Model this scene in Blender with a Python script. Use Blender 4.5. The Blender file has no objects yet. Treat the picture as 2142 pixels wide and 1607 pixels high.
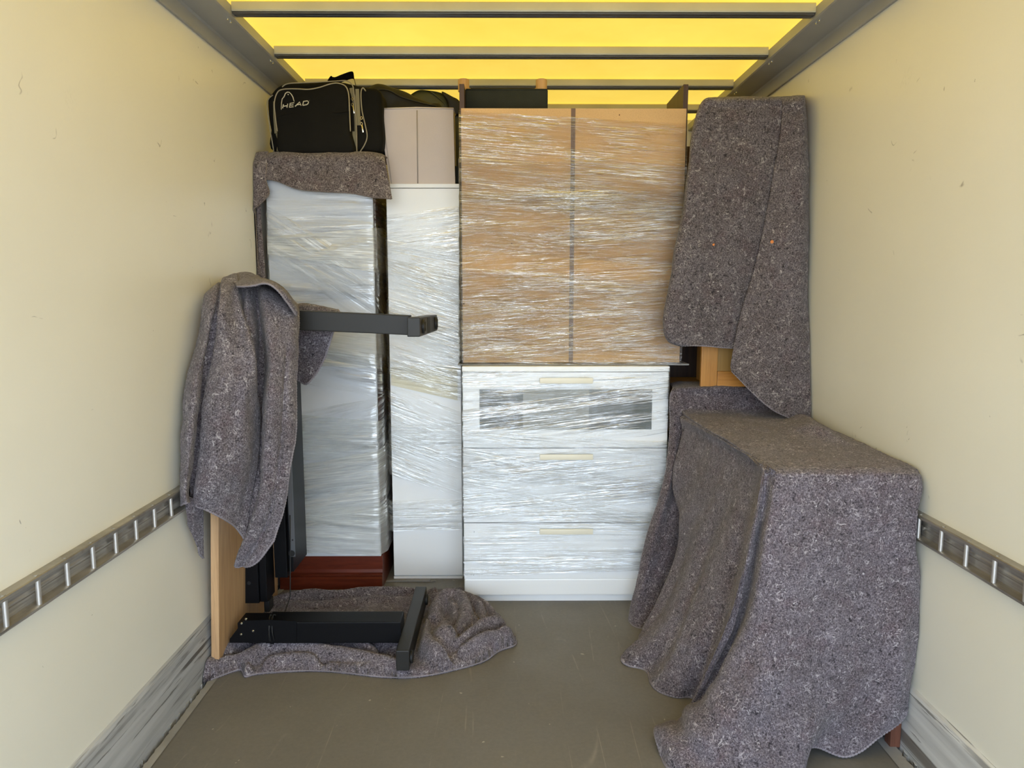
import bpy, bmesh, math, random
from mathutils import Vector, noise
R = math.radians
sc = bpy.context.scene
COL = sc.collection

# ------------------------------------------------------------------ camera
CAM_H = 1.23                      # lens height over the load floor
FPX = 1550.0                      # focal length in pixels of a 2142 px wide frame
PITCH, YAW = math.atan(196 / 1550.0), -R(0.37)
cd = bpy.data.cameras.new('camera'); cam = bpy.data.objects.new('camera', cd); COL.objects.link(cam)
cd.sensor_width = 36.0; cd.lens = FPX / 2142 * 36.0; cd.clip_start = 0.05
cam.location = (0, 0, CAM_H); cam.rotation_euler = (R(90) - PITCH, 0, YAW)
sc.camera = cam

# ------------------------------------------------------------------ world, sun, exposure
SKY_STRENGTH = 4.6
SUN_STRENGTH = 9.5
sc.view_settings.view_transform = 'Standard'; sc.view_settings.look = 'None'
sc.view_settings.gamma = 1; sc.view_settings.exposure = 0.32
w = bpy.data.worlds.new('sky'); sc.world = w; w.use_nodes = True
wn = w.node_tree; wn.nodes.clear()
wo = wn.nodes.new('ShaderNodeOutputWorld'); wb = wn.nodes.new('ShaderNodeBackground')
tc = wn.nodes.new('ShaderNodeTexCoord'); sx = wn.nodes.new('ShaderNodeSeparateXYZ'); cr = wn.nodes.new('ShaderNodeValToRGB')
wn.links.new(tc.outputs['Generated'], sx.inputs[0]); wn.links.new(sx.outputs['Z'], cr.inputs[0])
cr.color_ramp.elements[0].color = (1.06, 1.22, 1.38, 1); cr.color_ramp.elements[0].position = 0.0
cr.color_ramp.elements[1].color = (0.34, 0.46, 0.68, 1); cr.color_ramp.elements[1].position = 0.6
wn.links.new(cr.outputs[0], wb.inputs[0]); wb.inputs[1].default_value = SKY_STRENGTH
wn.links.new(wb.outputs[0], wo.inputs[0])
sl = bpy.data.lights.new('sun', 'SUN'); so = bpy.data.objects.new('sun', sl); COL.objects.link(so)
sl.energy = SUN_STRENGTH; sl.angle = R(0.8); sl.color = (1.0, 0.95, 0.86)
so.location = (0.6, 2.0, 6.0); so.rotation_euler = (-R(28), R(6), 0)   # high, from the front of the van: it lights the roof, not the opening

# ------------------------------------------------------------------ measuring helpers
_cp, _sp, _cy, _sy = math.cos(PITCH), math.sin(PITCH), math.cos(YAW), math.sin(YAW)
_F = Vector((-_sy * _cp, _cy * _cp, -_sp)); _U = Vector((-_sy * _sp, _cy * _sp, _cp)); _R = Vector((_cy, _sy, 0))
def A(x, y, Y):
    """world point at distance Y seen at photo position x, y"""
    d = _F * FPX + _R * (x - 1071) + _U * (803.5 - y)
    return Vector((0, 0, CAM_H)) + d * (Y / d.y)
def AZ(x, y, Z):
    d = _F * FPX + _R * (x - 1071) + _U * (803.5 - y)
    return Vector((0, 0, CAM_H)) + d * ((Z - CAM_H) / d.z)

# ------------------------------------------------------------------ object helpers
WL = {}
def tag(o, label, cat, group=None):
    o['label'] = label; o['category'] = cat
    if group: o['group'] = group
    return o
def thing(name, label, cat, loc, group=None):
    o = bpy.data.objects.new(name, None); COL.objects.link(o); o.location = loc
    o.empty_display_size = 0.1; WL[o] = Vector(loc)
    return tag(o, label, cat, group)
def obj(name, bm, mat, parent=None, smooth=False, auto=None, label=None, uv=None):
    base = WL.get(parent) if parent else None
    if base is None:
        xs = [v.co.x for v in bm.verts]; ys = [v.co.y for v in bm.verts]; zs = [v.co.z for v in bm.verts]
        base = Vector(((min(xs) + max(xs)) / 2, (min(ys) + max(ys)) / 2, min(zs)))
    bmesh.ops.translate(bm, vec=-base, verts=bm.verts)
    me = bpy.data.meshes.new(name); bm.to_mesh(me); bm.free()
    mats = mat if isinstance(mat, (list, tuple)) else [mat]
    for m in mats: me.materials.append(m)
    if smooth or auto:
        for p in me.polygons: p.use_smooth = True
        if auto:
            try: me.set_sharp_from_angle(angle=R(auto))
            except Exception: pass
    o = bpy.data.objects.new(name, me); COL.objects.link(o)
    WL[o] = base
    if parent: o.parent = parent
    else: o.location = base
    if label: o['label'] = label
    return o
def struct(name, bm, mat, **k):
    o = obj(name, bm, mat, **k); o['kind'] = 'structure'; return o
def NB(): return bmesh.new()
def box(bm, x0, x1, y0, y1, z0, z1, bev=0.0, seg=2, mi=0):
    vs = [bm.verts.new((x, y, z)) for z in (z0, z1) for y in (y0, y1) for x in (x0, x1)]
    fs = [bm.faces.new([vs[i] for i in f]) for f in ((0, 2, 3, 1), (4, 5, 7, 6), (0, 1, 5, 4), (2, 6, 7, 3), (0, 4, 6, 2), (1, 3, 7, 5))]
    for f in fs: f.material_index = mi
    if bev > 0:
        es = list({e for f in fs for e in f.edges})
        r = bmesh.ops.bevel(bm, geom=es, offset=bev, segments=seg, profile=0.6, affect='EDGES')
        for f in r['faces']: f.material_index = mi
    return bm
def bx(*a, **k): return box(NB(), *a, **k)
def obox(bm, c, ax, ay, az, hx, hy, hz, bev=0.0):
    """oriented box: centre, three unit axes, half sizes"""
    c = Vector(c); ax = Vector(ax).normalized(); ay = Vector(ay).normalized(); az = Vector(az).normalized()
    vs = [bm.verts.new(c + ax * (hx * i) + ay * (hy * j) + az * (hz * k)) for k in (-1, 1) for j in (-1, 1) for i in (-1, 1)]
    fs = [bm.faces.new([vs[i] for i in f]) for f in ((0, 2, 3, 1), (4, 5, 7, 6), (0, 1, 5, 4), (2, 6, 7, 3), (0, 4, 6, 2), (1, 3, 7, 5))]
    if bev > 0:
        bmesh.ops.bevel(bm, geom=list({e for f in fs for e in f.edges}), offset=bev, segments=2, profile=0.6, affect='EDGES')
    return bm
def beam(bm, a, b, up, w_, h_, bev=0.0):
    a = Vector(a); b = Vector(b); d = (b - a); L = d.length; d.normalize()
    up = Vector(up); s = d.cross(up).normalized(); u = s.cross(d).normalized()
    return obox(bm, (a + b) / 2, d, s, u, L / 2, w_ / 2, h_ / 2, bev)
def tube(bm, pts, r, seg=8, closed=False, ry=None):
    pts = [Vector(p) for p in pts]; n = len(pts); rings = []
    prev = None
    for i, p in enumerate(pts):
        if closed: t = pts[(i + 1) % n] - pts[i - 1]
        else: t = pts[min(i + 1, n - 1)] - pts[max(i - 1, 0)]
        if t.length < 1e-9: t = Vector((0, 0, 1))
        t.normalize()
        if prev is None:
            s = t.cross(Vector((0, 0, 1)));
            if s.length < 0.1: s = t.cross(Vector((0, 1, 0)))
        else: s = prev - t * prev.dot(t)
        s.normalize(); prev = s; u = t.cross(s)
        rr = r(i / max(1, n - 1)) if callable(r) else r
        rings.append([bm.verts.new(p + s * (math.cos(a) * rr) + u * (math.sin(a) * (ry or rr))) for a in [2 * math.pi * k / seg for k in range(seg)]])
    for i in range(n if closed else n - 1):
        A_, B_ = rings[i], rings[(i + 1) % n]
        for k in range(seg): bm.faces.new((A_[k], A_[(k + 1) % seg], B_[(k + 1) % seg], B_[k]))
    if not closed: bm.faces.new(rings[0][::-1]); bm.faces.new(rings[-1])
    return bm
def cyl(bm, a, b, r, seg=20, r2=None, bev=0):
    a = Vector(a); b = Vector(b); d = (b - a).normalized()
    s = d.cross(Vector((0, 0, 1)));
    if s.length < 0.1: s = d.cross(Vector((0, 1, 0)))
    s.normalize(); u = d.cross(s); r2 = r if r2 is None else r2
    st = [(a, r), (b, r2)] if not bev else [(a, r - bev), (a + d * bev, r), (b - d * bev, r2), (b, r2 - bev)]
    rg = [[bm.verts.new(p + s * math.cos(t) * q + u * math.sin(t) * q) for t in [2 * math.pi * k / seg for k in range(seg)]] for p, q in st]
    for A_, B_ in zip(rg, rg[1:]):
        for k in range(seg): bm.faces.new((A_[k], A_[(k + 1) % seg], B_[(k + 1) % seg], B_[k]))
    bm.faces.new(rg[0][::-1]); bm.faces.new(rg[-1])
    return bm
def prism(bm, prof, a, b, axis='Y'):
    """extrude closed profile [(x,z)] along Y from a to b (or profile (y,z) along X)"""
    f = (lambda p, t: (p[0], t, p[1])) if axis == 'Y' else (lambda p, t: (t, p[0], p[1]))
    A_ = [bm.verts.new(f(p, a)) for p in prof]; B_ = [bm.verts.new(f(p, b)) for p in prof]; n = len(prof)
    for k in range(n): bm.faces.new((A_[k], A_[(k + 1) % n], B_[(k + 1) % n], B_[k]))
    bm.faces.new(A_[::-1]); bm.faces.new(B_); bmesh.ops.recalc_face_normals(bm, faces=bm.faces)
    return bm
def cr_pt(p0, p1, p2, p3, t):
    return 0.5 * ((2 * p1) + (-p0 + p2) * t + (2 * p0 - 5 * p1 + 4 * p2 - p3) * t * t + (-p0 + 3 * p1 - 3 * p2 + p3) * t ** 3)
def spline(pts, n, closed=False):
    pts = [Vector(p) for p in pts]; m = len(pts); out = []
    segs = m if closed else m - 1
    N = n
    for i in range(N if closed else N + 1):
        s = i / N * segs; k = min(int(s), segs - 1); t = s - k
        if closed: g = [pts[(k + j - 1) % m] for j in range(4)]
        else: g = [pts[max(0, min(m - 1, k + j - 1))] for j in range(4)]
        out.append(cr_pt(*g, t))
    return out

# ------------------------------------------------------------------ material helpers
def newmat(name):
    m = bpy.data.materials.new(name); m.use_nodes = True; nt = m.node_tree; nt.nodes.clear()
    out = nt.nodes.new('ShaderNodeOutputMaterial'); return m, nt, out
def nd(nt, t, **k):
    n = nt.nodes.new('ShaderNode' + t)
    for a, v in k.items():
        if a.startswith('i_'):
            key = a[2:]; key = int(key) if key.isdigit() else key.replace('_', ' ')
            if isinstance(v, bpy.types.NodeSocket): nt.links.new(v, n.inputs[key])
            else: n.inputs[key].default_value = v
        else: setattr(n, a, v)
    return n
def ramp(nt, src, stops, interp='LINEAR'):
    n = nt.nodes.new('ShaderNodeValToRGB'); n.color_ramp.interpolation = interp
    e = n.color_ramp.elements
    while len(e) < len(stops): e.new(0.5)
    for i, (p, c) in enumerate(stops):
        e[i].position = p; e[i].color = (c, c, c, 1) if isinstance(c, (int, float)) else (*c, 1)
    nt.links.new(src, n.inputs[0]); return n.outputs[0]
def coords(nt, kind='Object', scale=(1, 1, 1), rot=(0, 0, 0)):
    t = nd(nt, 'TexCoord'); mp = nd(nt, 'Mapping'); nt.links.new(t.outputs[kind], mp.inputs[0])
    mp.inputs['Scale'].default_value = scale; mp.inputs['Rotation'].default_value = rot; return mp.outputs[0]
def noi(nt, vec, scale, detail=2, rough=0.5, dist=0.0):
    return nd(nt, 'TexNoise', i_Vector=vec, i_Scale=scale, i_Detail=detail, i_Roughness=rough, i_Distortion=dist).outputs[0]
def mixc(nt, fac, a, b, mode='MIX'):
    n = nt.nodes.new('ShaderNodeMix'); n.data_type = 'RGBA'; n.blend_type = mode
    for key, v in ((0, fac), (6, a), (7, b)):
        if isinstance(v, bpy.types.NodeSocket): nt.links.new(v, n.inputs[key])
        else: n.inputs[key].default_value = v if key == 0 else (*v, 1)
    return n.outputs[2]
def mth(nt, op, a, b=0.0, c=None, clamp=False):
    n = nt.nodes.new('ShaderNodeMath'); n.operation = op; n.use_clamp = clamp
    for i, v in enumerate((a, b) if c is None else (a, b, c)):
        if isinstance(v, bpy.types.NodeSocket): nt.links.new(v, n.inputs[i])
        else: n.inputs[i].default_value = v
    return n.outputs[0]
def bump(nt, h, strength, dist=0.01, normal=None):
    b = nd(nt, 'Bump', i_Height=h, i_Strength=strength, i_Distance=dist)
    if normal: nt.links.new(normal, b.inputs['Normal'])
    return b.outputs[0]
def princ(nt, out, color, rough=0.5, metal=0.0, normal=None, spec=0.5, coat=0.0):
    p = nt.nodes.new('ShaderNodeBsdfPrincipled')
    if isinstance(color, bpy.types.NodeSocket): nt.links.new(color, p.inputs['Base Color'])
    else: p.inputs['Base Color'].default_value = (*color, 1)
    if isinstance(rough, bpy.types.NodeSocket): nt.links.new(rough, p.inputs['Roughness'])
    else: p.inputs['Roughness'].default_value = rough
    p.inputs['Metallic'].default_value = metal; p.inputs['Specular IOR Level'].default_value = spec
    p.inputs['Coat Weight'].default_value = coat
    if normal: nt.links.new(normal, p.inputs['Normal'])
    nt.links.new(p.outputs[0], out.inputs[0]); return p
def srgb(r, g, b):
    f = lambda c: (c / 255 / 12.92) if c / 255 <= 0.04045 else ((c / 255 + 0.055) / 1.055) ** 2.4
    return (f(r), f(g), f(b))
def plain(name, col, rough=0.5, metal=0.0, spec=0.5, bs=0, bscale=200, var=0.0, coat=0):
    m, nt, out = newmat(name)
    v = coords(nt); nz = noi(nt, v, bscale, 3)
    c = mixc(nt, ramp(nt, noi(nt, v, 6, 4), [(0.3, 0.0), (0.7, 1.0)]), tuple(x * (1 - var) for x in col), tuple(min(1, x * (1 + var)) for x in col)) if var else col
    princ(nt, out, c, rough, metal, bump(nt, nz, bs, 0.002) if bs else None, spec, coat); return m

# ------------------------------------------------------------------ materials
def mat_wall():
    m, nt, out = newmat('cream_laminate')
    v = coords(nt)
    # sparse short scuffs and specks, dirt smudges
    warp = coords(nt, scale=(1, 1.0, 1.0))
    sp = ramp(nt, noi(nt, coords(nt, scale=(1, 1, .6)), 34, 3, 0.5, 0.8), [(0.775, 0.0), (0.79, 0.85)])
    ridge = mth(nt, 'ABSOLUTE', mth(nt, 'SUBTRACT', noi(nt, v, 4.3, 3, 0.5, 0.6), 0.5))
    line = ramp(nt, ridge, [(0.0, 1.0), (0.005, 0.0)])
    msk = ramp(nt, noi(nt, coords(nt, scale=(1, 1.4, 1)), 7.0, 3, 0.6), [(0.63, 0.0), (0.68, 1.0)])
    smk = ramp(nt, noi(nt, coords(nt, scale=(1, 2, 1)), 90.0, 3, 0.6), [(0.5, 0.0), (0.62, 1.0)])
    smm = ramp(nt, noi(nt, v, 3.1, 2, 0.5), [(0.68, 0.0), (0.76, 0.35)])
    marks = mth(nt, 'MAXIMUM', mth(nt, 'MULTIPLY', line, msk), sp)
    marks = mth(nt, 'MAXIMUM', marks, mth(nt, 'MULTIPLY', smk, smm))
    base = mixc(nt, ramp(nt, noi(nt, v, 2.0, 3), [(0.3, 0.0), (0.7, 1.0)]), (0.775, 0.745, 0.63), (0.81, 0.78, 0.665))
    c = mixc(nt, mth(nt, 'MULTIPLY', marks, 0.75), base, (0.16, 0.13, 0.09))
    h = noi(nt, coords(nt, scale=(1, 0.7, 1)), 2.2, 2, 0.4)
    n = bump(nt, h, 0.35, 0.02); n = bump(nt, noi(nt, v, 160, 2), 0.05, 0.002, n)
    princ(nt, out, c, 0.34, 0, n, 0.45); return m
def mat_floor():
    m, nt, out = newmat('floor_plywood')
    v = coords(nt)
    big = ramp(nt, noi(nt, v, 1.6, 4, 0.55), [(0.3, 0.0), (0.7, 1.0)])
    fine = noi(nt, v, 90, 4, 0.7)
    c = mixc(nt, big, (0.160, 0.146, 0.122), (0.212, 0.195, 0.166))
    c = mixc(nt, 0.35, c, mixc(nt, fine, (0.05, 0.045, 0.036), (0.23, 0.21, 0.17)))
    # long thin scratches
    sc_ = None
    for i, (rz, s, d) in enumerate(((0.3, 1.6, 0.9), (1.2, 2.1, 0.7), (-0.6, 1.3, 1.2), (1.9, 2.6, 0.5))):
        vv = coords(nt, scale=(1, 0.07, 1), rot=(0, 0, rz))
        r_ = mth(nt, 'ABSOLUTE', mth(nt, 'SUBTRACT', noi(nt, vv, s * 2.2, 1, 0.3, d * .25), 0.5))
        l = mth(nt, 'MULTIPLY', ramp(nt, r_, [(0.0, 1.0), (0.004, 0.0)]), ramp(nt, noi(nt, v, 4.3 + i, 3, 0.6), [(0.52, 0.0), (0.68, 1.0)]))
        sc_ = l if sc_ is None else mth(nt, 'MAXIMUM', sc_, l)
    c = mixc(nt, mth(nt, 'MULTIPLY', sc_, 0.34), c, (0.42, 0.38, 0.31))
    spk = ramp(nt, noi(nt, v, 48, 1, 0.3), [(0.80, 0.0), (0.82, 1.0)])
    c = mixc(nt, spk, c, (0.4, 0.36, 0.28))
    n = bump(nt, noi(nt, v, 220, 3, 0.6), 0.12, 0.002)
    princ(nt, out, c, ramp(nt, noi(nt, v, 5, 4), [(0.3, 0.42), (0.7, 0.62)]), 0, n, 0.4); return m
def mat_kick(name, light, dark_low):
    m, nt, out = newmat(name)
    v = coords(nt, scale=(30, 1.0, 30)); o = coords(nt)
    st = ramp(nt, noi(nt, v, 1.3, 5, 0.65, 0.25), [(0.40, 1.0), (0.46, 0.0)])
    st2 = ramp(nt, noi(nt, coords(nt, scale=(60, 2.2, 60)), 1.4, 4, 0.6, 0.3), [(0.62, 0.0), (0.65, 1.0)])
    m2 = ramp(nt, noi(nt, o, 3, 3), [(0.4, 0.0), (0.62, 1.0)])
    base = mixc(nt, ramp(nt, noi(nt, coords(nt, scale=(8, 0.8, 14)), 1.8, 4), [(0.35, 0.0), (0.65, 1.0)]), tuple(c * .66 for c in light), light)
    f = mth(nt, 'MAXIMUM', mth(nt, 'MULTIPLY', st, m2), mth(nt, 'MULTIPLY', st2, 0.8))
    c = mixc(nt, mth(nt, 'MULTIPLY', f, 0.85), base, (0.045, 0.038, 0.03))
    if dark_low:
        z = nd(nt, 'SeparateXYZ', i_0=o).outputs[2]
        zz = mth(nt, 'ADD', z, mth(nt, 'MULTIPLY', noi(nt, v, 0.8, 4, 0.6), 0.06))
        band = ramp(nt, zz, [(0.066, 0.0), (0.074, 1.0), (0.098, 1.0), (0.106, 0.0)])
        c = mixc(nt, mth(nt, 'MULTIPLY', band, 0.75), c, (0.09, 0.07, 0.05))
    princ(nt, out, c, 0.5, 0, bump(nt, noi(nt, v, 1.5, 4), 0.3, 0.003), 0.4); return m
def mat_felt(name, tint=(1, 1, 1), seed=0.0):
    m, nt, out = newmat(name)
    t = nd(nt, 'TexCoord'); mp = nd(nt, 'Mapping'); nt.links.new(t.outputs['Object'], mp.inputs[0]); mp.inputs['Location'].default_value = (seed, seed * 2, seed * .7)
    v = mp.outputs[0]
    big = ramp(nt, noi(nt, v, 9, 4, 0.6), [(0.3, 0.0), (0.7, 1.0)])
    a = mixc(nt, big, srgb(122, 113, 115), srgb(144, 137, 143))
    red = ramp(nt, noi(nt, v, 15, 3, 0.6), [(0.52, 0.0), (0.68, 0.5)]); a = mixc(nt, red, a, srgb(124, 104, 108))
    salt = noi(nt, v, 230, 3, 0.75); a = mixc(nt, ramp(nt, salt, [(0.36, 0.9), (0.50, 0.0)]), a, srgb(50, 44, 48))
    a = mixc(nt, ramp(nt, salt, [(0.55, 0.0), (0.68, 0.8)]), a, srgb(212, 204, 206))
    clump = noi(nt, v, 62, 3, 0.7, 0.4); a = mixc(nt, ramp(nt, clump, [(0.30, 0.9), (0.42, 0.0)]), a, srgb(36, 31, 38))
    a = mixc(nt, ramp(nt, clump, [(0.60, 0.0), (0.72, 0.6)]), a, srgb(200, 192, 196))
    # curled light fibres lying on the nap
    rd = mth(nt, 'ABSOLUTE', mth(nt, 'SUBTRACT', noi(nt, v, 36, 2, 0.55, 1.0), 0.5))
    fb = mth(nt, 'MULTIPLY', ramp(nt, rd, [(0.0, 1.0), (0.024, 0.0)]), ramp(nt, noi(nt, v, 33, 2, 0.6), [(0.53, 0.0), (0.57, 1.0)]))
    a = mixc(nt, mth(nt, 'MULTIPLY', fb, 0.85), a, srgb(232, 226, 224))
    wh = ramp(nt, noi(nt, v, 80, 1, 0.3), [(0.795, 0.0), (0.81, 1.0)]); a = mixc(nt, wh, a, srgb(238, 234, 230))
    a = mixc(nt, 1.0, a, tint, 'MULTIPLY')
    # knit rows
    uvt = nd(nt, 'UVMap'); wv = nd(nt, 'TexWave', i_Vector=uvt.outputs[0], i_Scale=70.0, i_Distortion=2.0, i_Detail=1.0); wv.bands_direction = 'X'
    a = mixc(nt, mth(nt, 'MULTIPLY', wv.outputs[1], 0.26), a, srgb(52, 46, 50))
    n = bump(nt, salt, 0.5, 0.004); n = bump(nt, clump, 0.45, 0.006, n); n = bump(nt, wv.outputs[1], 0.25, 0.003, n)
    p = princ(nt, out, a, 0.95, 0, n, 0.1); p.inputs['Sheen Weight'].default_value = 0.15; p.inputs['Sheen Roughness'].default_value = 0.6
    return m
def mat_film(name, fu, fv, haze_lo, haze_hi, refl=1.0, tint=(0.93, 0.93, 0.90), rough=0.10, bs=0.8, crossing=0.0, glint=1.0):
    """stretch film: clear sheet whose pulled folds turn milky; UV runs in metres along / across the pull"""
    m, nt, out = newmat(name)
    uv = nd(nt, 'UVMap').outputs[0]
    def sn(su, sv, det, rgh, dist, rot=0.0):
        mp = nd(nt, 'Mapping', i_Vector=uv); mp.inputs['Rotation'].default_value = (0, 0, rot); mp.inputs['Scale'].default_value = (su, sv, 1)
        return noi(nt, mp.outputs[0], 1.0, det, rgh, dist)
    a = sn(fu, fv, 3, 0.55, 0.15); b = sn(fu * 2.2, fv * 2.6, 3, 0.6, 0.2)
    c = sn(fu * 0.8, fv * 0.22, 2, 0.5, 0.1)
    h = mth(nt, 'ADD', mth(nt, 'MULTIPLY', a, 0.55), mth(nt, 'MULTIPLY', b, 0.30)); h = mth(nt, 'ADD', h, mth(nt, 'MULTIPLY', c, 0.5))
    if crossing:
        d = sn(fu * 3.0, fv * 0.7, 3, 0.6, 0.6, 0.35); h = mth(nt, 'ADD', h, mth(nt, 'MULTIPLY', d, crossing))
    ridge = mth(nt, 'SUBTRACT', 1.0, mth(nt, 'MULTIPLY', mth(nt, 'ABSOLUTE', mth(nt, 'SUBTRACT', a, 0.5)), 15.0), None, True)
    ridge2 = mth(nt, 'SUBTRACT', 1.0, mth(nt, 'MULTIPLY', mth(nt, 'ABSOLUTE', mth(nt, 'SUBTRACT', b, 0.5)), 15.0), None, True)
    patch = ramp(nt, sn(fu * 1.3, fv * 0.12, 4, 0.65, 0.3), [(0.42, 0.10), (0.60, 1.0)])
    rsum = mth(nt, 'MULTIPLY', mth(nt, 'ADD', mth(nt, 'MULTIPLY', ridge, 0.65), mth(nt, 'MULTIPLY', ridge2, 0.5)), patch)
    hz = mth(nt, 'ADD', mth(nt, 'MULTIPLY', rsum, haze_hi - haze_lo), haze_lo, None, True)
    n = bump(nt, h, bs, 0.012)
    tr = nd(nt, 'BsdfTransparent'); tr.inputs[0].default_value = (0.985, 0.985, 0.98, 1)
    df = nd(nt, 'BsdfDiffuse', i_Normal=n); df.inputs[0].default_value = (*tint, 1)
    tl = nd(nt, 'BsdfTranslucent'); tl.inputs[0].default_value = (*tint, 1)
    md = nd(nt, 'MixShader'); md.inputs[0].default_value = 0.25; nt.links.new(df.outputs[0], md.inputs[1]); nt.links.new(tl.outputs[0], md.inputs[2])
    m1 = nd(nt, 'MixShader', i_0=hz); nt.links.new(tr.outputs[0], m1.inputs[1]); nt.links.new(md.outputs[0], m1.inputs[2])
    gl = nd(nt, 'BsdfGlossy', i_Normal=n); gl.inputs['Roughness'].default_value = rough; gl.inputs[0].default_value = (1, 1, 1, 1)
    fr = nd(nt, 'Fresnel', i_Normal=n); fr.inputs[0].default_value = 1.5
    fac = mth(nt, 'MULTIPLY', fr.outputs[0], refl); fac = mth(nt, 'MULTIPLY', fac, mth(nt, 'ADD', mth(nt, 'MULTIPLY', rsum, 9.0 * glint), 0.16), None, True)
    m2 = nd(nt, 'MixShader', i_0=fac); nt.links.new(m1.outputs[0], m2.inputs[1]); nt.links.new(gl.outputs[0], m2.inputs[2])
    nt.links.new(m2.outputs[0], out.inputs[0]); return m
def mat_tarp():
    m, nt, out = newmat('yellow_roof_tarpaulin')
    v = coords(nt)
    f = ramp(nt, noi(nt, v, 2.5, 4, 0.6), [(0.3, 0.0), (0.7, 1.0)])
    c = mixc(nt, f, (0.90, 0.58, 0.075), (0.95, 0.65, 0.10))
    wv = nd(nt, 'TexWave', i_Vector=v, i_Scale=55.0, i_Distortion=1.2, i_Detail=1.5); wv.bands_direction = 'X'
    c = mixc(nt, mth(nt, 'MULTIPLY', wv.outputs[1], 0.10), c, (0.62, 0.38, 0.05))
    tl = nd(nt, 'BsdfTranslucent', i_Color=c); df = nd(nt, 'BsdfDiffuse', i_Color=c)
    mx = nd(nt, 'MixShader'); mx.inputs[0].default_value = 0.165
    nt.links.new(df.outputs[0], mx.inputs[1]); nt.links.new(tl.outputs[0], mx.inputs[2]); nt.links.new(mx.outputs[0], out.inputs[0]); return m
def mat_wood(name, c1, c2, grain=(60, 60, 2.2), rough=0.45, scale=1.0, det=4, bs=0.1):
    m, nt, out = newmat(name)
    v = coords(nt, scale=grain)
    g = noi(nt, v, scale, det, 0.6, 0.6); g2 = noi(nt, coords(nt, scale=tuple(a * 4 for a in grain)), scale, 3, 0.6)
    c = mixc(nt, ramp(nt, g, [(0.3, 0.0), (0.7, 1.0)]), c1, c2)
    c = mixc(nt, ramp(nt, g2, [(0.35, 0.30), (0.5, 0.0)]), c, tuple(x * .55 for x in c1))
    princ(nt, out, c, rough, 0, bump(nt, g2, bs, 0.001), 0.4); return m
def mat_card():
    m, nt, out = newmat('hardboard')
    v = coords(nt)
    c = mixc(nt, ramp(nt, noi(nt, v, 3, 5, 0.6), [(0.3, 0.0), (0.7, 1.0)]), srgb(205, 166, 114), srgb(218, 180, 128))
    c = mixc(nt, ramp(nt, noi(nt, v, 260, 2, 0.6), [(0.3, 0.25), (0.5, 0.0)]), c, srgb(150, 112, 70))
    c = mixc(nt, ramp(nt, noi(nt, v, 45, 1, 0.3), [(0.79, 0.0), (0.80, 1.0)]), c, srgb(90, 60, 35))
    princ(nt, out, c, 0.6, 0, None, 0.3); return m
def mat_alu():
    m, nt, out = newmat('dull_aluminium')
    v = coords(nt, scale=(3, 1.0, 40)); n1 = noi(nt, v, 6, 4, 0.6)
    c = mixc(nt, ramp(nt, n1, [(0.3, 0.0), (0.7, 1.0)]), (0.30, 0.28, 0.245), (0.50, 0.475, 0.43))
    c = mixc(nt, ramp(nt, noi(nt, coords(nt), 14, 4, 0.6), [(0.5, 0.0), (0.75, 0.6)]), c, (0.20, 0.175, 0.14))
    princ(nt, out, c, ramp(nt, n1, [(0.3, 0.3), (0.7, 0.5)]), 0.75, bump(nt, n1, 0.1, 0.002), 0.5); return m

M = {}
M['wall'] = mat_wall(); M['floor'] = mat_floor(); M['tarp'] = mat_tarp(); M['alu'] = mat_alu()
M['kick_l'] = mat_kick('worn_grey_kick_board', (0.50, 0.50, 0.49), False); M['kick_r'] = mat_kick('worn_white_kick_board', (0.66, 0.655, 0.63), True)
M['felt_top'] = mat_felt('felt_brown_grey', (0.686, 0.651, 0.616), 3.1)
M['felt_desk'] = mat_felt('felt_grey', (0.679, 0.672, 0.7), 7.7)
M['felt_floor'] = mat_felt('felt_violet_grey', (0.7, 0.679, 0.7), 11.3)
M['felt_tall'] = mat_felt('felt_dark_brown_grey', (0.56, 0.539, 0.525), 15.9)
M['felt_table'] = mat_felt('felt_light_violet_grey', (0.66, 0.635, 0.665), 20.2)
M['felt_back'] = mat_felt('felt_purple_grey', (0.602, 0.567, 0.588), 27.4)
M['hem'] = plain('overlock_stitching', srgb(132, 125, 130), 0.9, bs=0.8, bscale=300, var=0.3)
M['hem_dark'] = plain('dark_overlock_stitching', srgb(118, 106, 98), 0.9, bs=0.8, bscale=300, var=0.3)
M['white'] = plain('white_melamine', (0.88, 0.88, 0.865), 0.32, bs=0.02, bscale=60)
M['offwhite'] = plain('ivory_lacquer', (0.82, 0.77, 0.62), 0.35)
M['panel_grey'] = plain('pale_grey_sheet', (0.60, 0.61, 0.62), 0.35, var=0.05)
M['drawer_glass'] = plain('smoked_glass', (0.15, 0.165, 0.155), 0.08, spec=0.6, var=0.25)
M['card'] = mat_card()
M['seam'] = plain('brown_joining_strip', srgb(112, 84, 62), 0.4)
M['walnut'] = mat_wood('dark_walnut_board', srgb(62, 44, 36), srgb(84, 62, 50))
M['beech'] = mat_wood('beech_veneer', srgb(178, 140, 98), srgb(198, 160, 116), (30, 30, 1.2))
M['beech_edge'] = mat_wood('beech_edge_band', srgb(190, 150, 108), srgb(212, 174, 130), (60, 60, 2))
M['oak'] = mat_wood('golden_oak', srgb(176, 118, 48), srgb(206, 148, 72), (38, 38, 2.0), 0.4)
M['oak_x'] = mat_wood('golden_oak_rail', srgb(176, 116, 46), srgb(204, 144, 68), (2.0, 38, 38), 0.4)
M['oak_panel'] = mat_wood('oak_panel', srgb(150, 112, 54), srgb(166, 128, 66), (30, 30, 1.0), 0.5)
M['peg'] = mat_wood('turned_beech', srgb(186, 140, 86), srgb(210, 166, 108), (70, 70, 4), 0.4)
M['mahogany'] = mat_wood('mahogany_stain', srgb(84, 34, 20), srgb(108, 46, 28), (5, 40, 40), 0.28)
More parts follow.
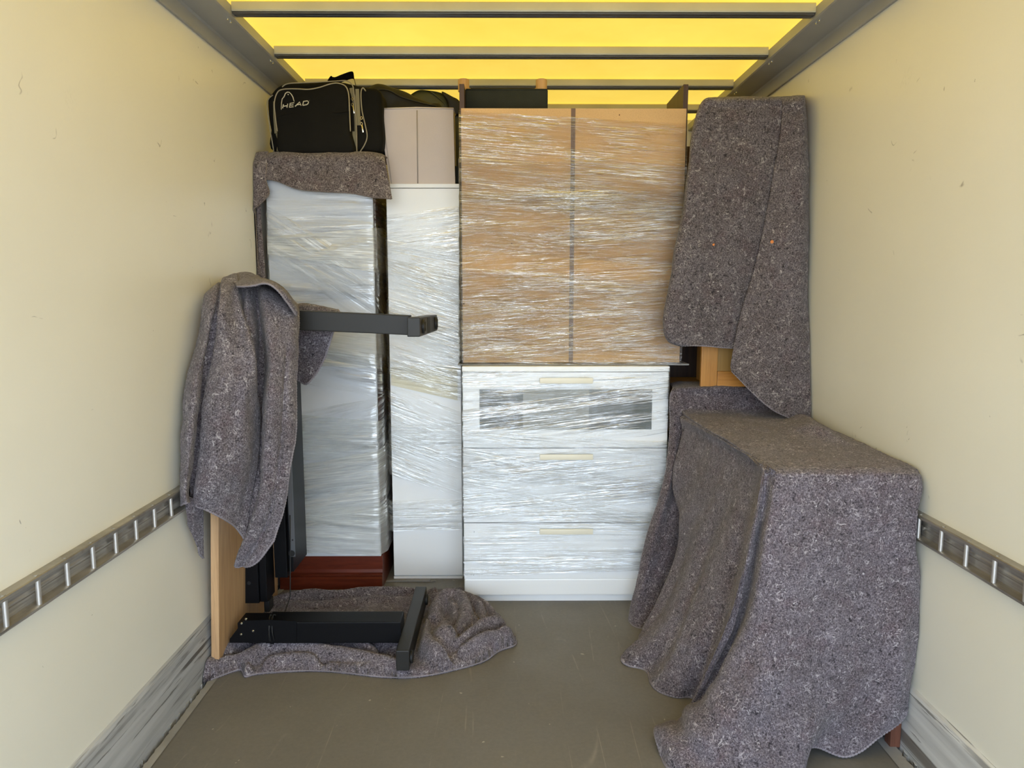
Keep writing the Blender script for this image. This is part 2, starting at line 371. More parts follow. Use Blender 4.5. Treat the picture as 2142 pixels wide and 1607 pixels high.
M['leg_wood'] = mat_wood('brown_stained_leg', srgb(92, 56, 42), srgb(116, 74, 56), (50, 50, 3), 0.5)
M['black'] = plain('black_powder_coat', (0.004, 0.004, 0.005), 0.42, spec=0.16, bs=0.08, bscale=900)
M['charcoal'] = plain('charcoal_powder_coat', (0.022, 0.021, 0.019), 0.42, spec=0.3, bs=0.08, bscale=900)
M['hole'] = plain('black_plastic', (0.006, 0.006, 0.006), 0.6)
M['screw'] = plain('bright_screw', (0.75, 0.77, 0.76), 0.2, 1.0)
M['nylon'] = plain('black_nylon', (0.0075, 0.0068, 0.005), 0.8, spec=0.15, bs=0.3, bscale=500, var=0.3)
M['nylon2'] = plain('black_nylon_gloss', (0.011, 0.010, 0.007), 0.5, spec=0.3, bs=0.3, bscale=40, var=0.3)
M['olive'] = plain('olive_nylon', (0.042, 0.044, 0.016), 0.5, bs=0.3, bscale=30, var=0.3)
M['piping'] = plain('grey_piping', srgb(150, 140, 116), 0.5)
M['gusset'] = plain('grey_bag_gusset', srgb(128, 118, 86), 0.6, var=0.1)
M['logo'] = plain('printed_logo', srgb(200, 192, 168), 0.5)
M['zip'] = plain('zip_metal', (0.8, 0.74, 0.6), 0.2, 1.0)
M['basket'] = plain('pale_box_fabric', srgb(206, 193, 186), 0.8, bs=0.25, bscale=500, var=0.03)
M['basket_seam'] = plain('box_fabric_seam', srgb(158, 148, 138), 0.8)
M['dark_fabric'] = plain('charcoal_upholstery', (0.030, 0.032, 0.024), 0.9, spec=0.15, bs=0.5, bscale=400, var=0.2)
M['rail_grey'] = plain('grey_painted_profile', (0.34, 0.335, 0.31), 0.42, var=0.06)
M['bow'] = plain('roof_bar_metal', (0.46, 0.44, 0.33), 0.4, 0.15, var=0.1)
M['bow_dark'] = plain('roof_bar_rubber', (0.055, 0.057, 0.060), 0.35, var=0.1)
M['gap_bed'] = plain('black_gap_bed', (0.012, 0.010, 0.008), 0.9)
M['edge_strip'] = plain('dirty_floor_edge', (0.30, 0.285, 0.255), 0.7, var=0.25)
M['ground'] = plain('pavement', (0.42, 0.41, 0.39), 0.9, bs=0.3, bscale=40, var=0.1)
M['foam'] = plain('grey_foam', (0.26, 0.245, 0.225), 0.85, bs=0.3, bscale=120, var=0.25)
M['paper'] = plain('cream_paper', srgb(226, 218, 192), 0.6)
M['film_card'] = mat_film('stretch_film_brown', 2.2, 120, 0.01, 0.26, 1.7, (0.95, 0.93, 0.88), 0.12, 1.0, 0.15)
M['film_chest'] = mat_film('stretch_film_chest', 1.8, 100, 0.015, 0.34, 1.6, (0.95, 0.95, 0.93), 0.12, 0.8, 0.15)
M['film_tall'] = mat_film('stretch_film_tall', 2.2, 85, 0.02, 0.36, 1.6, (0.92, 0.91, 0.84), 0.12, 0.9, 0.15)
M['film_milky'] = mat_film('stretch_film_milky', 1.7, 46, 0.28, 0.85, 1.3, (0.92, 0.92, 0.86), 0.18, 0.9, 0.1, 0.7)
M['film_clear'] = mat_film('stretch_film_clear', 1.5, 26, 0.04, 0.40, 1.2, (0.88, 0.89, 0.90), 0.16, 0.8, 0.1, 0.7)

# ================================================================== THE VAN BODY
XL, XR = -0.973, 1.083          # inner wall faces
YF, YB = -0.35, 4.15            # rear opening, bulkhead
ZR = 2.135
struct('floor', bx(-0.948, 1.048, YF, YB, -0.03, 0), M['floor'])
struct('wall_left', bx(XL - 0.03, XL, YF, YB, -0.05, 2.15), M['wall'])
struct('wall_right', bx(XR, XR + 0.03, YF, YB, -0.05, 2.15), M['wall'])
struct('wall_back', bx(XL - 0.03, XR + 0.03, YB, YB + 0.03, -0.05, 2.15), M['wall'])
bm = NB(); box(bm, XL - .03, -0.948, YF, YB, -0.05, -0.022); box(bm, 1.048, XR + .03, YF, YB, -0.05, -0.022)
struct('trim_1', bm, M['gap_bed'])  # near-black bed below the gaps between floor and walls
struct('baseboard_left', prism(NB(), [(XL, -0.02), (-0.9615, -0.02), (-0.9605, 0.02), (-0.964, 0.10), (-0.9635, 0.165), (-0.967, 0.176), (XL, 0.18)], YF, YB), M['kick_l'])
struct('baseboard_right', prism(NB(), [(XR, -0.02), (1.0665, -0.02), (1.0655, 0.02), (1.069, 0.10), (1.0685, 0.165), (1.073, 0.176), (XR, 0.18)], YF, YB), M['kick_r'])
# ragged sealant lips either side of the gap
def ragged(x_in, x_out, sgn, seed):
    rnd = random.Random(seed); bm = NB(); y = YF; rows = []
    while y < YB:
        j = rnd.uniform(0, 0.006)
        rows.append((y, x_out + sgn * j)); y += rnd.uniform(0.006, 0.015)
    pa = [bm.verts.new((x_in, q[0], 0.0025)) for q in rows]; pb = [bm.verts.new((q[1], q[0], 0.0025)) for q in rows]
    pc = [bm.verts.new((q[1], q[0], -0.018)) for q in rows]
    for i in range(len(rows) - 1):
        bm.faces.new((pa[i], pa[i + 1], pb[i + 1], pb[i])); bm.faces.new((pb[i], pb[i + 1], pc[i + 1], pc[i]))
    bmesh.ops.recalc_face_normals(bm, faces=bm.faces); return bm
struct('trim_2', ragged(-0.925, -0.9505, 1, 4), M['edge_strip'])
struct('trim_3', ragged(1.015, 1.0545, -1, 9), M['edge_strip'])
bm = ragged(-0.9620, -0.9575, -1, 14)
struct('trim_4', bm, M['kick_l'])
struct('trim_5', ragged(1.0670, 1.0625, 1, 19), M['kick_r'])
# cant rails along both upper edges
def cant(s, xw):
    q = lambda dx, z: (xw + s * dx, z)
    prof = [q(0, 2.028), q(0.010, 2.026), q(0.012, 2.030), q(0.0125, 2.068), q(0.018, 2.074), q(0.100, 2.086), q(0.104, 2.090), q(0.104, 2.122), q(0, 2.122)]
    return prism(NB(), prof, YF, YB)
struct('trim_6', cant(1, XL), M['rail_grey']); struct('trim_7', cant(-1, XR), M['rail_grey'])
# roof tarpaulin, slack between the bars
bows = [2.49 + 0.43 * k for k in range(-6, 4)]
bm = NB(); nx, ny = 60, 300; g = []
for j in range(ny + 1):
    y = YF + (YB - YF) * j / ny; row = []
    ph = ((y - 2.49) / 0.43) % 1.0
    for i in range(nx + 1):
        x = XL + 0.02 + (XR - XL - 0.04) * i / nx
        e = min(1, (x - XL - .02) / 0.25, (XR - .02 - x) / 0.25); e = max(0, e)
        sag = 0.022 * math.sin(math.pi * ph) ** 1.0 * (0.4 + 0.6 * e)
        z = ZR + 0.004 + sag + 0.006 * noise.noise(Vector((x * 3, y * 4, 1.3))) * math.sin(math.pi * ph) + 0.0018 * noise.noise(Vector((x * 14, y * 30, 4)))
        row.append(bm.verts.new((x, y, z)))
    g.append(row)
for j in range(ny):
    for i in range(nx): bm.faces.new((g[j][i], g[j + 1][i], g[j + 1][i + 1], g[j][i + 1]))
struct('ceiling', bm, M['tarp'], smooth=True)
GB = 'cross bars under the yellow roof'
blabels = {0: 'roof cross bar nearest the top of the photo, just under its upper edge', 1: 'roof cross bar between the nearest bar and the one behind the bag handle',
           2: 'roof cross bar directly above the black bags, behind the two wooden pegs', 3: 'farthest roof cross bar, mostly hidden behind the shelf unit and bags'}
for k, yb in enumerate(bows):
    kk = k - 6
    t = thing('roof_bar', blabels.get(kk, 'metal roof cross bar above the view, %s from the van opening' % ['first', 'second', 'third', 'fourth', 'fifth', 'sixth'][k % 6]), 'roof bar', (0.055, yb, 2.10), GB)
    yf = yb - 0.02
    obj('bar_profile', prism(NB(), [(yf, 2.104), (yf - .002, 2.108), (yf - .002, 2.130), (yf + .002, 2.134), (yf + .040, 2.134), (yf + .042, 2.104)], XL + 0.105, XR - 0.105, 'X'), M['bow'], t)
    bm = NB(); box(bm, XL + 0.105, XR - 0.105, yf + 0.003, yf + 0.019, 2.098, 2.104, 0.002); box(bm, XL + 0.105, XR - 0.105, yf + 0.023, yf + 0.040, 2.098, 2.104, 0.002)
    obj('rubber_strip', bm, M['bow_dark'], t, label='dark rubber strip')
    for s, xr in ((1, XL), (-1, XR)):
        for dy in (-0.004, 0.022):
            bm = NB(); cyl(bm, (xr + s * 0.088, yf + 0.012 + dy, 2.080), (xr + s * 0.088, yf + 0.012 + dy, 2.0862), 0.0035, 10)
            obj('rivet', bm, M['screw'], t, auto=40)
# lashing rails on both walls
def lashing_rail(s, xw, label):
    t = thing('lashing_rail', label, 'lashing rail', (xw, 1.8, 0.62), 'ladder rails along the walls')
    z0, z1 = 0.586, 0.656; q = lambda d, z: (xw + s * d, z)
    prof = [q(0, z0), q(0.022, z0), q(0.024, z0 + .002), q(0.024, z0 + .007), q(0.005, z0 + .012), q(0.005, z0 + .030), q(.0075, z0 + .034), q(.0075, z0 + .038), q(.005, z0 + .042), q(0.005, z1 - .014), q(0.024, z1 - .009), q(0.024, z1 - .002), q(0.022, z1), q(0, z1)]
    obj('channel', prism(NB(), prof, YF, YB - .01), M['alu'], t)
    y = 0.55
    while y < (2.32 if s > 0 else 1.95):
        bm = NB(); cyl(bm, (xw + s * 0.018, y, z0 + .008), (xw + s * 0.018, y, z1 - .010), 0.0052, 10); obj('rung', bm, M['screw_dull'], t, auto=40)
        bm = NB(); cyl(bm, (xw + s * 0.0150, y, z1 - .0002), (xw + s * 0.0150, y, z1 + 0.0010), 0.0055, 12); obj('rivet', bm, M['alu'], t, auto=40)
        y += 0.1
    for y in ((1.62, 1.92) if s > 0 else (1.62, 1.80)):
        bm = NB(); cyl(bm, (xw + s * .005, y + .045, z0 + .035), (xw + s * .010, y + .045, z0 + .035), 0.005, 12); obj('bolt', bm, M['alu'], t, auto=40)
M['screw_dull'] = plain('dull_steel_rung', (0.62, 0.60, 0.57), 0.35, 0.8)
lashing_rail(1, XL, 'aluminium ladder rail along the left wall, ending behind the draped desk')
lashing_rail(-1, XR, 'aluminium ladder rail along the right wall, beside the draped table')
struct('ground', bx(-30, 30, -40, 30, -1.0, -0.95), M['ground'])

# ================================================================== STRETCH FILM
def film_patch(bm, uvl, x0, x1, yf, top_l, bot_l, top_r, bot_r, off, seed, nu=70, nv=60, amp=0.0012, fv=60, sideR=0.0, sideL=0.0, crisp=1.0, mi=0):
    """one wind of film over a front face from x0 to x1; z of its four corners; optional wrap round the sides"""
    us = []
    if sideL: us += [(-sideL * (1 - k / 8)) for k in range(8)]
    us += [(x1 - x0) * k / nu for k in range(nu + 1)]
    if sideR: us += [(x1 - x0) + sideR * (k + 1) / 8 for k in range(8)]
    W = x1 - x0; rows = []
    for u in us:
        uu = max(-0.0, min(W, u)); t = uu / W
        slope_t = (top_r - top_l) / W; slope_b = (bot_r - bot_l) / W
        zt = top_l + slope_t * u * (1 if 0 <= u <= W else 1); zb = bot_l + slope_b * u
        zt += 0.004 * noise.noise(Vector((u * 9, seed * 3.3, 0))) * crisp; zb += 0.005 * noise.noise(Vector((u * 8, seed * 5.1, 7))) * crisp
        col = []
        edge = min(1, max(0.0, min(uu, W - uu)) / 0.02)
        for j in range(nv + 1):
            v = zb + (zt - zb) * j / nv
            r_ = 1 - abs(noise.noise(Vector((u * 2.2, (v - (top_l + slope_t * uu)) * fv * 0.6, seed)))) * 2
            d = off + amp * max(0, r_) * edge
            if u < 0: co = (x0 - d, yf - off * 0 + (-u), v)
            elif u > W: co = (x1 + d, yf + (u - W), v)
            else: co = (x0 + uu, yf - d, v)
            vv = bm.verts.new(co); col.append((vv, (u + seed * 3.7, v - 0.5 * (slope_t + slope_b) * u + seed * 1.9)))
        rows.append(col)
    for i in range(len(rows) - 1):
        for j in range(nv):
            q = [rows[i][j], rows[i + 1][j], rows[i + 1][j + 1], rows[i][j + 1]]
            f = bm.faces.new([a[0] for a in q]); f.material_index = mi
            for l, a in zip(f.loops, q): l[uvl].uv = a[1]
def zat(y, Yf): return A(1071, y, Yf).z
def film(name, parent, mats, x0, x1, yf, winds, off0=.0022, **k):
    bm = NB(); uvl = bm.loops.layers.uv.new('UVMap')
    for i, wd in enumerate(winds):
        tl, bl, tr_, br = [zat(p, yf) for p in wd[:4]]
        kk = dict(k); kk.update(wd[5] if len(wd) > 5 else {})
        film_patch(bm, uvl, x0, x1, yf, tl, bl, tr_, br, off0 + 0.0017 * i, i + 1.37 + x0 * 5, mi=wd[4], **kk)
    return obj(name, bm, mats, parent, smooth=True, label='clear stretch film wound round it')

# ================================================================== CHEST OF DRAWERS
ch = thing('chest_of_drawers', 'white three-drawer chest wrapped in stretch film, under the hardboard-backed shelf unit', 'chest of drawers', (0.2235, 3.0, 0))
cx0, cx1, cyf = -0.172, 0.619, 2.806
bm = NB(); box(bm, cx0 + .004, cx1 - .004, cyf + .018, 3.21, 0.045, 0.921, 0.001); box(bm, cx0, cx1, cyf - .004, 3.215, 0.922, 0.943, 0.002)
obj('body', bm, M['white'], ch)
obj('plinth', bx(cx0 + .012, cx1 - .012, cyf + .02, 3.19, 0, 0.045, .001), M['white'], ch)
zz = [zat(y, cyf) for y in (779, 936, 939, 1092.5, 1095, 1246)]
hand = [797, 957, 1113]
for k in range(3):
    zt, zb = zz[2 * k], zz[2 * k + 1]
    bm = NB(); fr = 0.062
    x0, x1 = cx0 + .002, cx1 - .002
    if k == 0:
        pt, pb = zat(815, cyf), zat(899, cyf)
    else:
        pt, pb = (zat(975, cyf), zat(1078, cyf)) if k == 1 else (zat(1130, cyf), zat(1211, cyf))
    xa, xb = A(1003, 850, cyf).x, A(1364, 850, cyf).x
    # frame of four members with a recessed field
    box(bm, x0, x1, cyf - .001, cyf + .017, pt, zt, 0.0012); box(bm, x0, x1, cyf - .001, cyf + .017, zb, pb, 0.0012 if k < 2 else 0.006)
    box(bm, x0, xa, cyf - .001, cyf + .017, pb, pt, 0.0008); box(bm, xb, x1, cyf - .001, cyf + .017, pb, pt, 0.0008)
    if k: box(bm, xa, xb, cyf + .0005, cyf + .016, pb, pt, 0)
    dr = obj('drawer', bm, M['white'], ch)
    if k == 0:
        obj('glass_panel', bx(xa, xb, cyf + .002, cyf + .014, pb, pt), M['drawer_glass'], dr, label='dark glass panel')
        bm = NB(); box(bm, A(1094, 850, cyf).x, A(1232, 850, cyf).x, cyf + .0012, cyf + .0020, pb, pt); 
        obj('frosted_strip', bm, plain('grey_green_glass', (0.30, 0.305, 0.27), 0.12, spec=0.6, var=0.1), dr, label='paler strip of glass')
    hz_ = zat(hand[k], cyf - .02); hx0, hx1 = A(1129, hand[k], cyf - .015).x, A(1240, hand[k], cyf - .015).x
    bm = NB(); box(bm, hx0, hx1, cyf - .024, cyf - .017, hz_ - .010, hz_ + .011, .0015)
    for hx in (hx0 + .03, hx1 - .03): cyl(bm, (hx, cyf - .018, hz_), (hx, cyf - .001, hz_), .005, 10)
    obj('handle', bm, M['offwhite'], dr, auto=40, label='ivory handle bar')
for px, py in ((992, 1113), (991, 1203)):
    p = A(px, py, cyf - .001); bm = NB(); cyl(bm, (p.x, cyf - .0016, p.z), (p.x, cyf + .001, p.z), .0016, 8); obj('screw_hole', bm, M['hole'], ch)
film('stretch_film', ch, [M['film_chest'], M['film_tall']], cx0 - .001, cx1 + .001, cyf - .003,
     [(776, 870, 770, 835, 0), (858, 960, 800, 905, 0), (900, 1000, 925, 1040, 0), (935, 1040, 1010, 1120, 1), (965, 1085, 920, 1050, 0), (1060, 1205, 1070, 1190, 0)],
     fv=60, amp=0.0022, sideR=0.10, nu=80, nv=50)

# ================================================================== SHELF UNIT ON THE CHEST
obj_pad = tag(obj('foam_sheet', (lambda b: (box(b, -0.190, 0.700, 2.832, 3.22, 0.9435, 0.9500, .002), b)[1])(NB()), M['foam']), 'thin grey packing sheet under the hardboard-backed shelf unit, on the white chest', 'packing sheet')
su = thing('shelf_unit', 'dark shelf unit with tan hardboard back facing out, film wrapped, on the white chest', 'shelf unit', (0.246, 3.0, 0.951))
sx0, sx1, syf = -0.170, 0.664, 2.842
z0, zt = 0.952, 1.897
for xx in (sx0 - .006, sx1 - .012): obj('side_panel', bx(xx, xx + .018, syf + .006, 3.14, z0, 1.985, .001), M['walnut'], su)
obj('back_panel', bx(sx0, sx1, syf, syf + .004, z0 + .002, zt, .0008), M['card'], su, label='tan hardboard back')
for z in (z0 + .001, 1.42, 1.880): obj('shelf', bx(sx0 + .0125, sx1 - .0125, syf + .005, 3.13, z, z + .018), M['walnut'], su)
obj('corner_block', bx(A(1370, 212, 2.98).x, sx1 - .0125, 2.97, 3.12, 1.898, 1.925), M['walnut'], su)
xs0, xs1 = A(1193, 400, syf).x, A(1202, 400, syf).x
bm = NB(); box(bm, xs0, xs1, syf - .0012, syf, z0 + .002, zt); obj('joining_strip', bm, M['seam'], su, label='brown joining strip down the middle')
wr = []
rr = random.Random(3)
wr.append((232, 420, 258, 470, 0))
wr += [(330, 520, 350, 560, 0), (405, 470, 395, 440, 0), (470, 640, 440, 610, 0), (560, 762, 590, 762, 0), (640, 762, 600, 720, 0)]
film('stretch_film', su, [M['film_card']], sx0 - .008, sx1 + .007, syf - .001, wr, fv=70, amp=0.002, sideL=0.2, nu=110, nv=70)

# ================================================================== UPTURNED FOOTSTOOL
fs = thing('footstool', 'upturned charcoal footstool with round beech legs up, on top of the shelf unit', 'footstool', (-0.03, 3.0, 1.899))
fx0, fx1 = A(963, 200, 2.93).x + 0.032, A(1146, 200, 2.93).x
fzt = A(1000, 186, 2.93).z
obj('seat', bx(fx0 - .014, fx1, 2.93, 3.12, 1.899, fzt, .006, 3), M['dark_fabric'], fs, auto=50)
obj('piping', tube(NB(), [(fx0 - .01, 2.931, fzt - .002), (fx1 - .004, 2.931, fzt - .002), (fx1 - .001, 3.12, fzt - .002)], .003, 8), M['dark_fabric'], fs, smooth=True)
for px in (970, 1132.5):
    p = A(px, 186, 2.965)
    for yy in (2.965, 3.09):
        bm = NB(); cyl(bm, (p.x, yy, fzt - .002), (p.x, yy, fzt + .043), .0215, 24, bev=.0015); obj('leg', bm, M['peg'], fs, auto=40)

# ================================================================== TALL WHITE CABINET
tc_ = thing('tall_cabinet', 'tall narrow white cabinet wrapped in film, left of the chest of drawers', 'cabinet', (-0.29, 3.3, 0))
tx0, tx1, tyf = -0.487, -0.192, 3.056
bm = NB(); box(bm, tx0, tx1, tyf + .060, 3.62, 0.0, 1.636, .001); box(bm, tx0, tx1, tyf + .014, 3.60, 0.0, 1.622, .001); obj('body', bm, M['white'], tc_)
obj('top_panel', bx(tx0 - .004, tx1 + .004, tyf - .002, 3.63, 1.6385, 1.6545, .001), M['white'], tc_)
obj('front_panel', bx(tx0 + .001, tx1 - .001, tyf, tyf + .013, zat(1203, tyf), zat(394.5, tyf), .001), M['white'], tc_)
obj('plinth', bx(tx0 - .001, tx1 - .001, tyf + .002, tyf + .016, 0.0, zat(1206, tyf), .001), M['white'], tc_)
film('stretch_film', tc_, [M['film_tall'], M['film_milky']], tx0 - .001, tx1 + .001, tyf - .001,
     [(450, 560, 432, 540, 0), (498, 600, 520, 640, 0), (540, 700, 575, 760, 0), (650, 780, 690, 830, 0), (755, 800, 765, 838, 0), (800, 930, 860, 980, 0), (890, 945, 880, 960, 0), (920, 990, 980, 1040, 0), (1045, 1108, 1040, 1106, 0)],
     fv=60, amp=0.002, sideL=0.12, nu=50, nv=50, off0=.005)
p0, p1, p2, p3 = A(818, 768, tyf - .0075), A(957, 770, tyf - .0075), A(957, 838, tyf - .0075), A(818, 806, tyf - .0075)
bm = NB(); vs = [bm.verts.new(p) for p in (p0, p1, p2, p3)]; f = bm.faces.new(vs)
r = bmesh.ops.extrude_face_region(bm, geom=[f]); bmesh.ops.translate(bm, vec=(0, .005, 0), verts=[v for v in r['geom'] if isinstance(v, bmesh.types.BMVert)]); bmesh.ops.recalc_face_normals(bm, faces=bm.faces)
tag(obj('paper_sheet', bm, M['paper']), 'cream sheet stuck on the front of the tall white cabinet at mid height', 'paper')

# ================================================================== LEFT WRAPPED CABINET
lc = thing('mahogany_cabinet', 'tall reddish-brown cabinet under milky film and a grey blanket, left corner', 'cabinet', (-0.73, 3.2, 0))
lx0, lx1, lyf = -0.938, -0.5215, 2.955
obj('body', bx(lx0 + .004, lx1 - .004, lyf + .008, 3.45, 0.085, 1.690, .002), M['mahogany'], lc)
bm = prism(NB(), [(lyf - .014, 0), (lyf - .014, .046), (lyf - .008, .052), (lyf - .010, .058), (lyf - .002, .063), (lyf - .004, .070), (lyf + .002, .082), (lyf + .006, .14), (3.452, .14), (3.452, 0)], lx0 - .002, lx1 + .004, 'X')
obj('plinth', bm, M['mahogany'], lc)
obj('back_sheet', bx(lx0 + .002, lx1 - .001, lyf, lyf + .007, 0.139, 1.688, .001), M['panel_grey'], lc, label='pale grey sheet under the film')
W_ = [(375, 500, 395, 480, 2), (430, 520, 560, 700, 2, dict(fv=25)), (497, 532, 478, 570, 1), (470, 560, 600, 640, 2), (530, 640, 560, 620, 2),
      (640, 760, 690, 770, 1), (700, 790, 740, 830, 2), (860, 960, 880, 960, 1), (870, 1060, 830, 1000, 2), (980, 1100, 940, 1090, 1), (1050, 1150, 1060, 1158, 1)]
film('stretch_film', lc, [M['film_clear'], M['film_milky'], M['film_clear']], lx0, lx1, lyf - .001, W_, fv=34, amp=0.0065, sideR=0.34, nu=70, nv=50)

# ================================================================== BOX AND SOFT LUGGAGE ON TOP
bk = thing('storage_box', 'pale lilac-grey fabric storage box with a centre seam, on the tall white cabinet', 'storage box', (-0.34, 3.13, 1.655))
by = 3.062
def basket_bm():
    bm = NB()
    pf = [A(815, 382, by), A(952, 382, by), A(948, 227, by), A(792, 228, by)]
    zb = 1.6555; pf[0].z = zb; pf[1].z = zb
    n = 12; F_ = []; B_ = []
    def quad(a, b, c, d, nx=10, ny=10, bulge=0.0, nrm=Vector((0, -1, 0))):
        g = []
        for j in range(ny + 1):
            row = []
            for i in range(nx + 1):
                s, t = i / nx, j / ny
                p = (a * (1 - s) + b * s) * (1 - t) + (d * (1 - s) + c * s) * t
                p = p + nrm * bulge * (math.sin(math.pi * s) * math.sin(math.pi * t)) + nrm * 0.0018 * noise.noise(p * 14) * min(1, 6 * s * (1 - s)) * min(1, 6 * t * (1 - t))
                row.append(bm.verts.new(p))
            g.append(row)
        for j in range(ny):
            for i in range(nx): bm.faces.new((g[j][i], g[j][i + 1], g[j + 1][i + 1], g[j + 1][i]))
    back = [p + Vector((0, 0.095, 0)) for p in pf]
    quad(pf[0], pf[1], pf[2], pf[3], bulge=-0.0)
    quad(pf[1], back[1], back[2], pf[2], nrm=Vector((1, 0, 0)))
    quad(back[0], pf[0], pf[3], back[3], nrm=Vector((-1, 0, 0)))
    quad(back[1], back[0], back[3], back[2], nrm=Vector((0, 1, 0)))
    quad(pf[3], pf[2], back[2], back[3], nrm=Vector((0, 0, 0)))
    quad(back[0], back[1], pf[1], pf[0], nrm=Vector((0, 0, 0)))
    bmesh.ops.remove_doubles(bm, verts=bm.verts, dist=.0005)
    return bm, pf
bm, pf = basket_bm(); obj('body', bm, M['basket'], bk, auto=35)
a = pf[0].lerp(pf[1], .43); b = pf[3].lerp(pf[2], .515)
obj('seam', tube(NB(), [a + Vector((0, -.0008, 0.001)), b + Vector((0, -.0008, -.006))], .0022, 6, ry=.0012), M['basket_seam'], bk, smooth=True, label='grey centre seam')
a = pf[0].lerp(pf[1], .03); b = pf[3].lerp(pf[2], .045)
obj('seam', tube(NB(), [a + Vector((0, -.0005, .001)), b + Vector((0, -.0005, -.006))], .0015, 6, ry=.001), M['basket_seam'], bk, smooth=True)
obj('rim', tube(NB(), [pf[3] + Vector((0, .11, 0)), pf[3], pf[3].lerp(pf[2], .5) + Vector((0, 0, .0035)), pf[2], pf[2] + Vector((0, .11, 0))], .0035, 8), M['basket'], bk, smooth=True)
tag(obj('folded_case', bx(-.2195, -.1985, 3.10, 3.30, 1.655, 1.732, .004), M['dark_fabric']), 'small dark case in the gap between storage box and shelf unit', 'case')

def pillow(outline, y0, y1, rnd=0.015, bulge=0.01, n=72, wr=0.0, seed=0, rings=8):
    """soft slab: closed XZ outline (world points) extruded from y0 (front) to y1, edges rounded, faces bulged"""
    pts = spline(outline, n, True); c = sum(pts, Vector()) / len(pts); bm = NB()
    def ring(y, inset):
        out = []
        for p in pts:
            d = Vector((p.x - c.x, 0, p.z - c.z)); L = max(d.length, 1e-6); q = Vector((c.x, y, c.z)) + d * max(0, (1 - inset / L))
            if wr: q += Vector((1, .6, 1)) * 0.0 + d.normalized() * wr * noise.noise(q * 16 + Vector((seed, 0, 0)))
            out.append(bm.verts.new(q))
        return out
    prof = []
    for k in range(5):
        a = math.pi / 2 * k / 4; prof.append((y0 + rnd * (1 - math.sin(a)), rnd * (1 - math.cos(a))))
    rs = [ring(y1 - rnd * (1 - math.sin(math.pi / 2 * k / 3)), rnd * (1 - math.cos(math.pi / 2 * (k) / 3))) for k in range(3, -1, -1)][::-1]
    rs = [ring(y1, rnd), ring(y1 - rnd * .4, rnd * .2), ring(y1 - rnd, 0)]
    for k in range(1, 4): rs.append(ring(y1 - rnd + (y0 - y1 + 2 * rnd) * k / 4, 0))
    rs += [ring(y0 + rnd, 0), ring(y0 + rnd * .4, rnd * .2), ring(y0, rnd)]
    def conc(ybase, s, last):
        out = []
        for k in range(1, rings):
            f_ = 1 - k / rings; r_ = []
            for v in last:
                q = Vector((c.x + (v.co.x - c.x) * f_, ybase, c.z + (v.co.z - c.z) * f_))
                q.y += s * bulge * (1 - f_ ** 2) + (wr * 1.2 * noise.noise(q * 18 + Vector((seed, 3, 0))) if wr else 0)
                r_.append(bm.verts.new(q))
            out.append(r_)
        return out
    front = conc(y0, -1, rs[-1]); backr = conc(y1, 1, rs[0])
    seq = backr[::-1] + rs + front
    for A_, B_ in zip(seq, seq[1:]):
        for k in range(n): bm.faces.new((A_[k], A_[(k + 1) % n], B_[(k + 1) % n], B_[k]))
    for last, rev in ((seq[0], True), (seq[-1], False)):
        cc = sum((v.co for v in last), Vector()) / n; cv = bm.verts.new(cc)
        for k in range(n): bm.faces.new((last[k], cv, last[(k + 1) % n]) if not rev else (last[(k + 1) % n], cv, last[k]))
    bmesh.ops.recalc_face_normals(bm, faces=bm.faces)
    return bm
P = lambda L, Y: [A(x, y, Y) for x, y in L]
bg = thing('sports_bag', 'black sports bag with grey piping and white logo, on the left cabinet', 'bag', (-0.75, 3.06, 1.755))
yb0, yb1 = 3.00, 3.14
main = P([(573, 317), (566, 270), (560, 220), (566, 200), (590, 177), (640, 173), (700, 170), (735, 176), (765, 183), (796, 192), (799, 240), (799, 312), (760, 318), (680, 319)], yb0 + .01)
obj('body', pillow(main, yb0, yb1, .018, .004, wr=.002), M['nylon'], bg, smooth=True)
fr_o = [(584, 319), (580, 275), (576, 245), (574, 215), (580, 194), (592, 187), (620, 186), (645, 187), (668, 183), (690, 176), (706, 174), (722, 180), (729, 196), (731, 230), (733, 275), (739, 319), (690, 321), (630, 321)]
obj('front_pocket', pillow(P(fr_o, 2.955), 2.945, yb0 + .01, .010, .006, n=96, wr=.0015, seed=4), M['nylon'], bg, smooth=True)
obj('piping', tube(NB(), spline(P(fr_o[1:15], 2.947), 80), .0024, 8), M['piping'], bg, smooth=True, label='grey piping')
obj('piping', tube(NB(), spline(P([(573, 318), (565, 270), (559, 222), (562, 207), (571, 199)], 2.997), 30), .0022, 8), M['piping'], bg, smooth=True, label='grey piping')
obj('piping', tube(NB(), spline(P([(590, 182), (603, 175), (640, 173), (700, 170), (724, 169), (737, 178), (741, 200), (744, 240), (746, 280), (746, 318)], 2.985), 50), .0022, 8), M['piping'], bg, smooth=True, label='grey piping')
obj('piping', tube(NB(), spline(P([(765, 191), (759, 184), (755, 195), (757, 230), (764, 262), (768, 285), (763, 302), (753, 318)], 2.992), 40), .0024, 8), M['piping'], bg, smooth=True, label='grey piping')
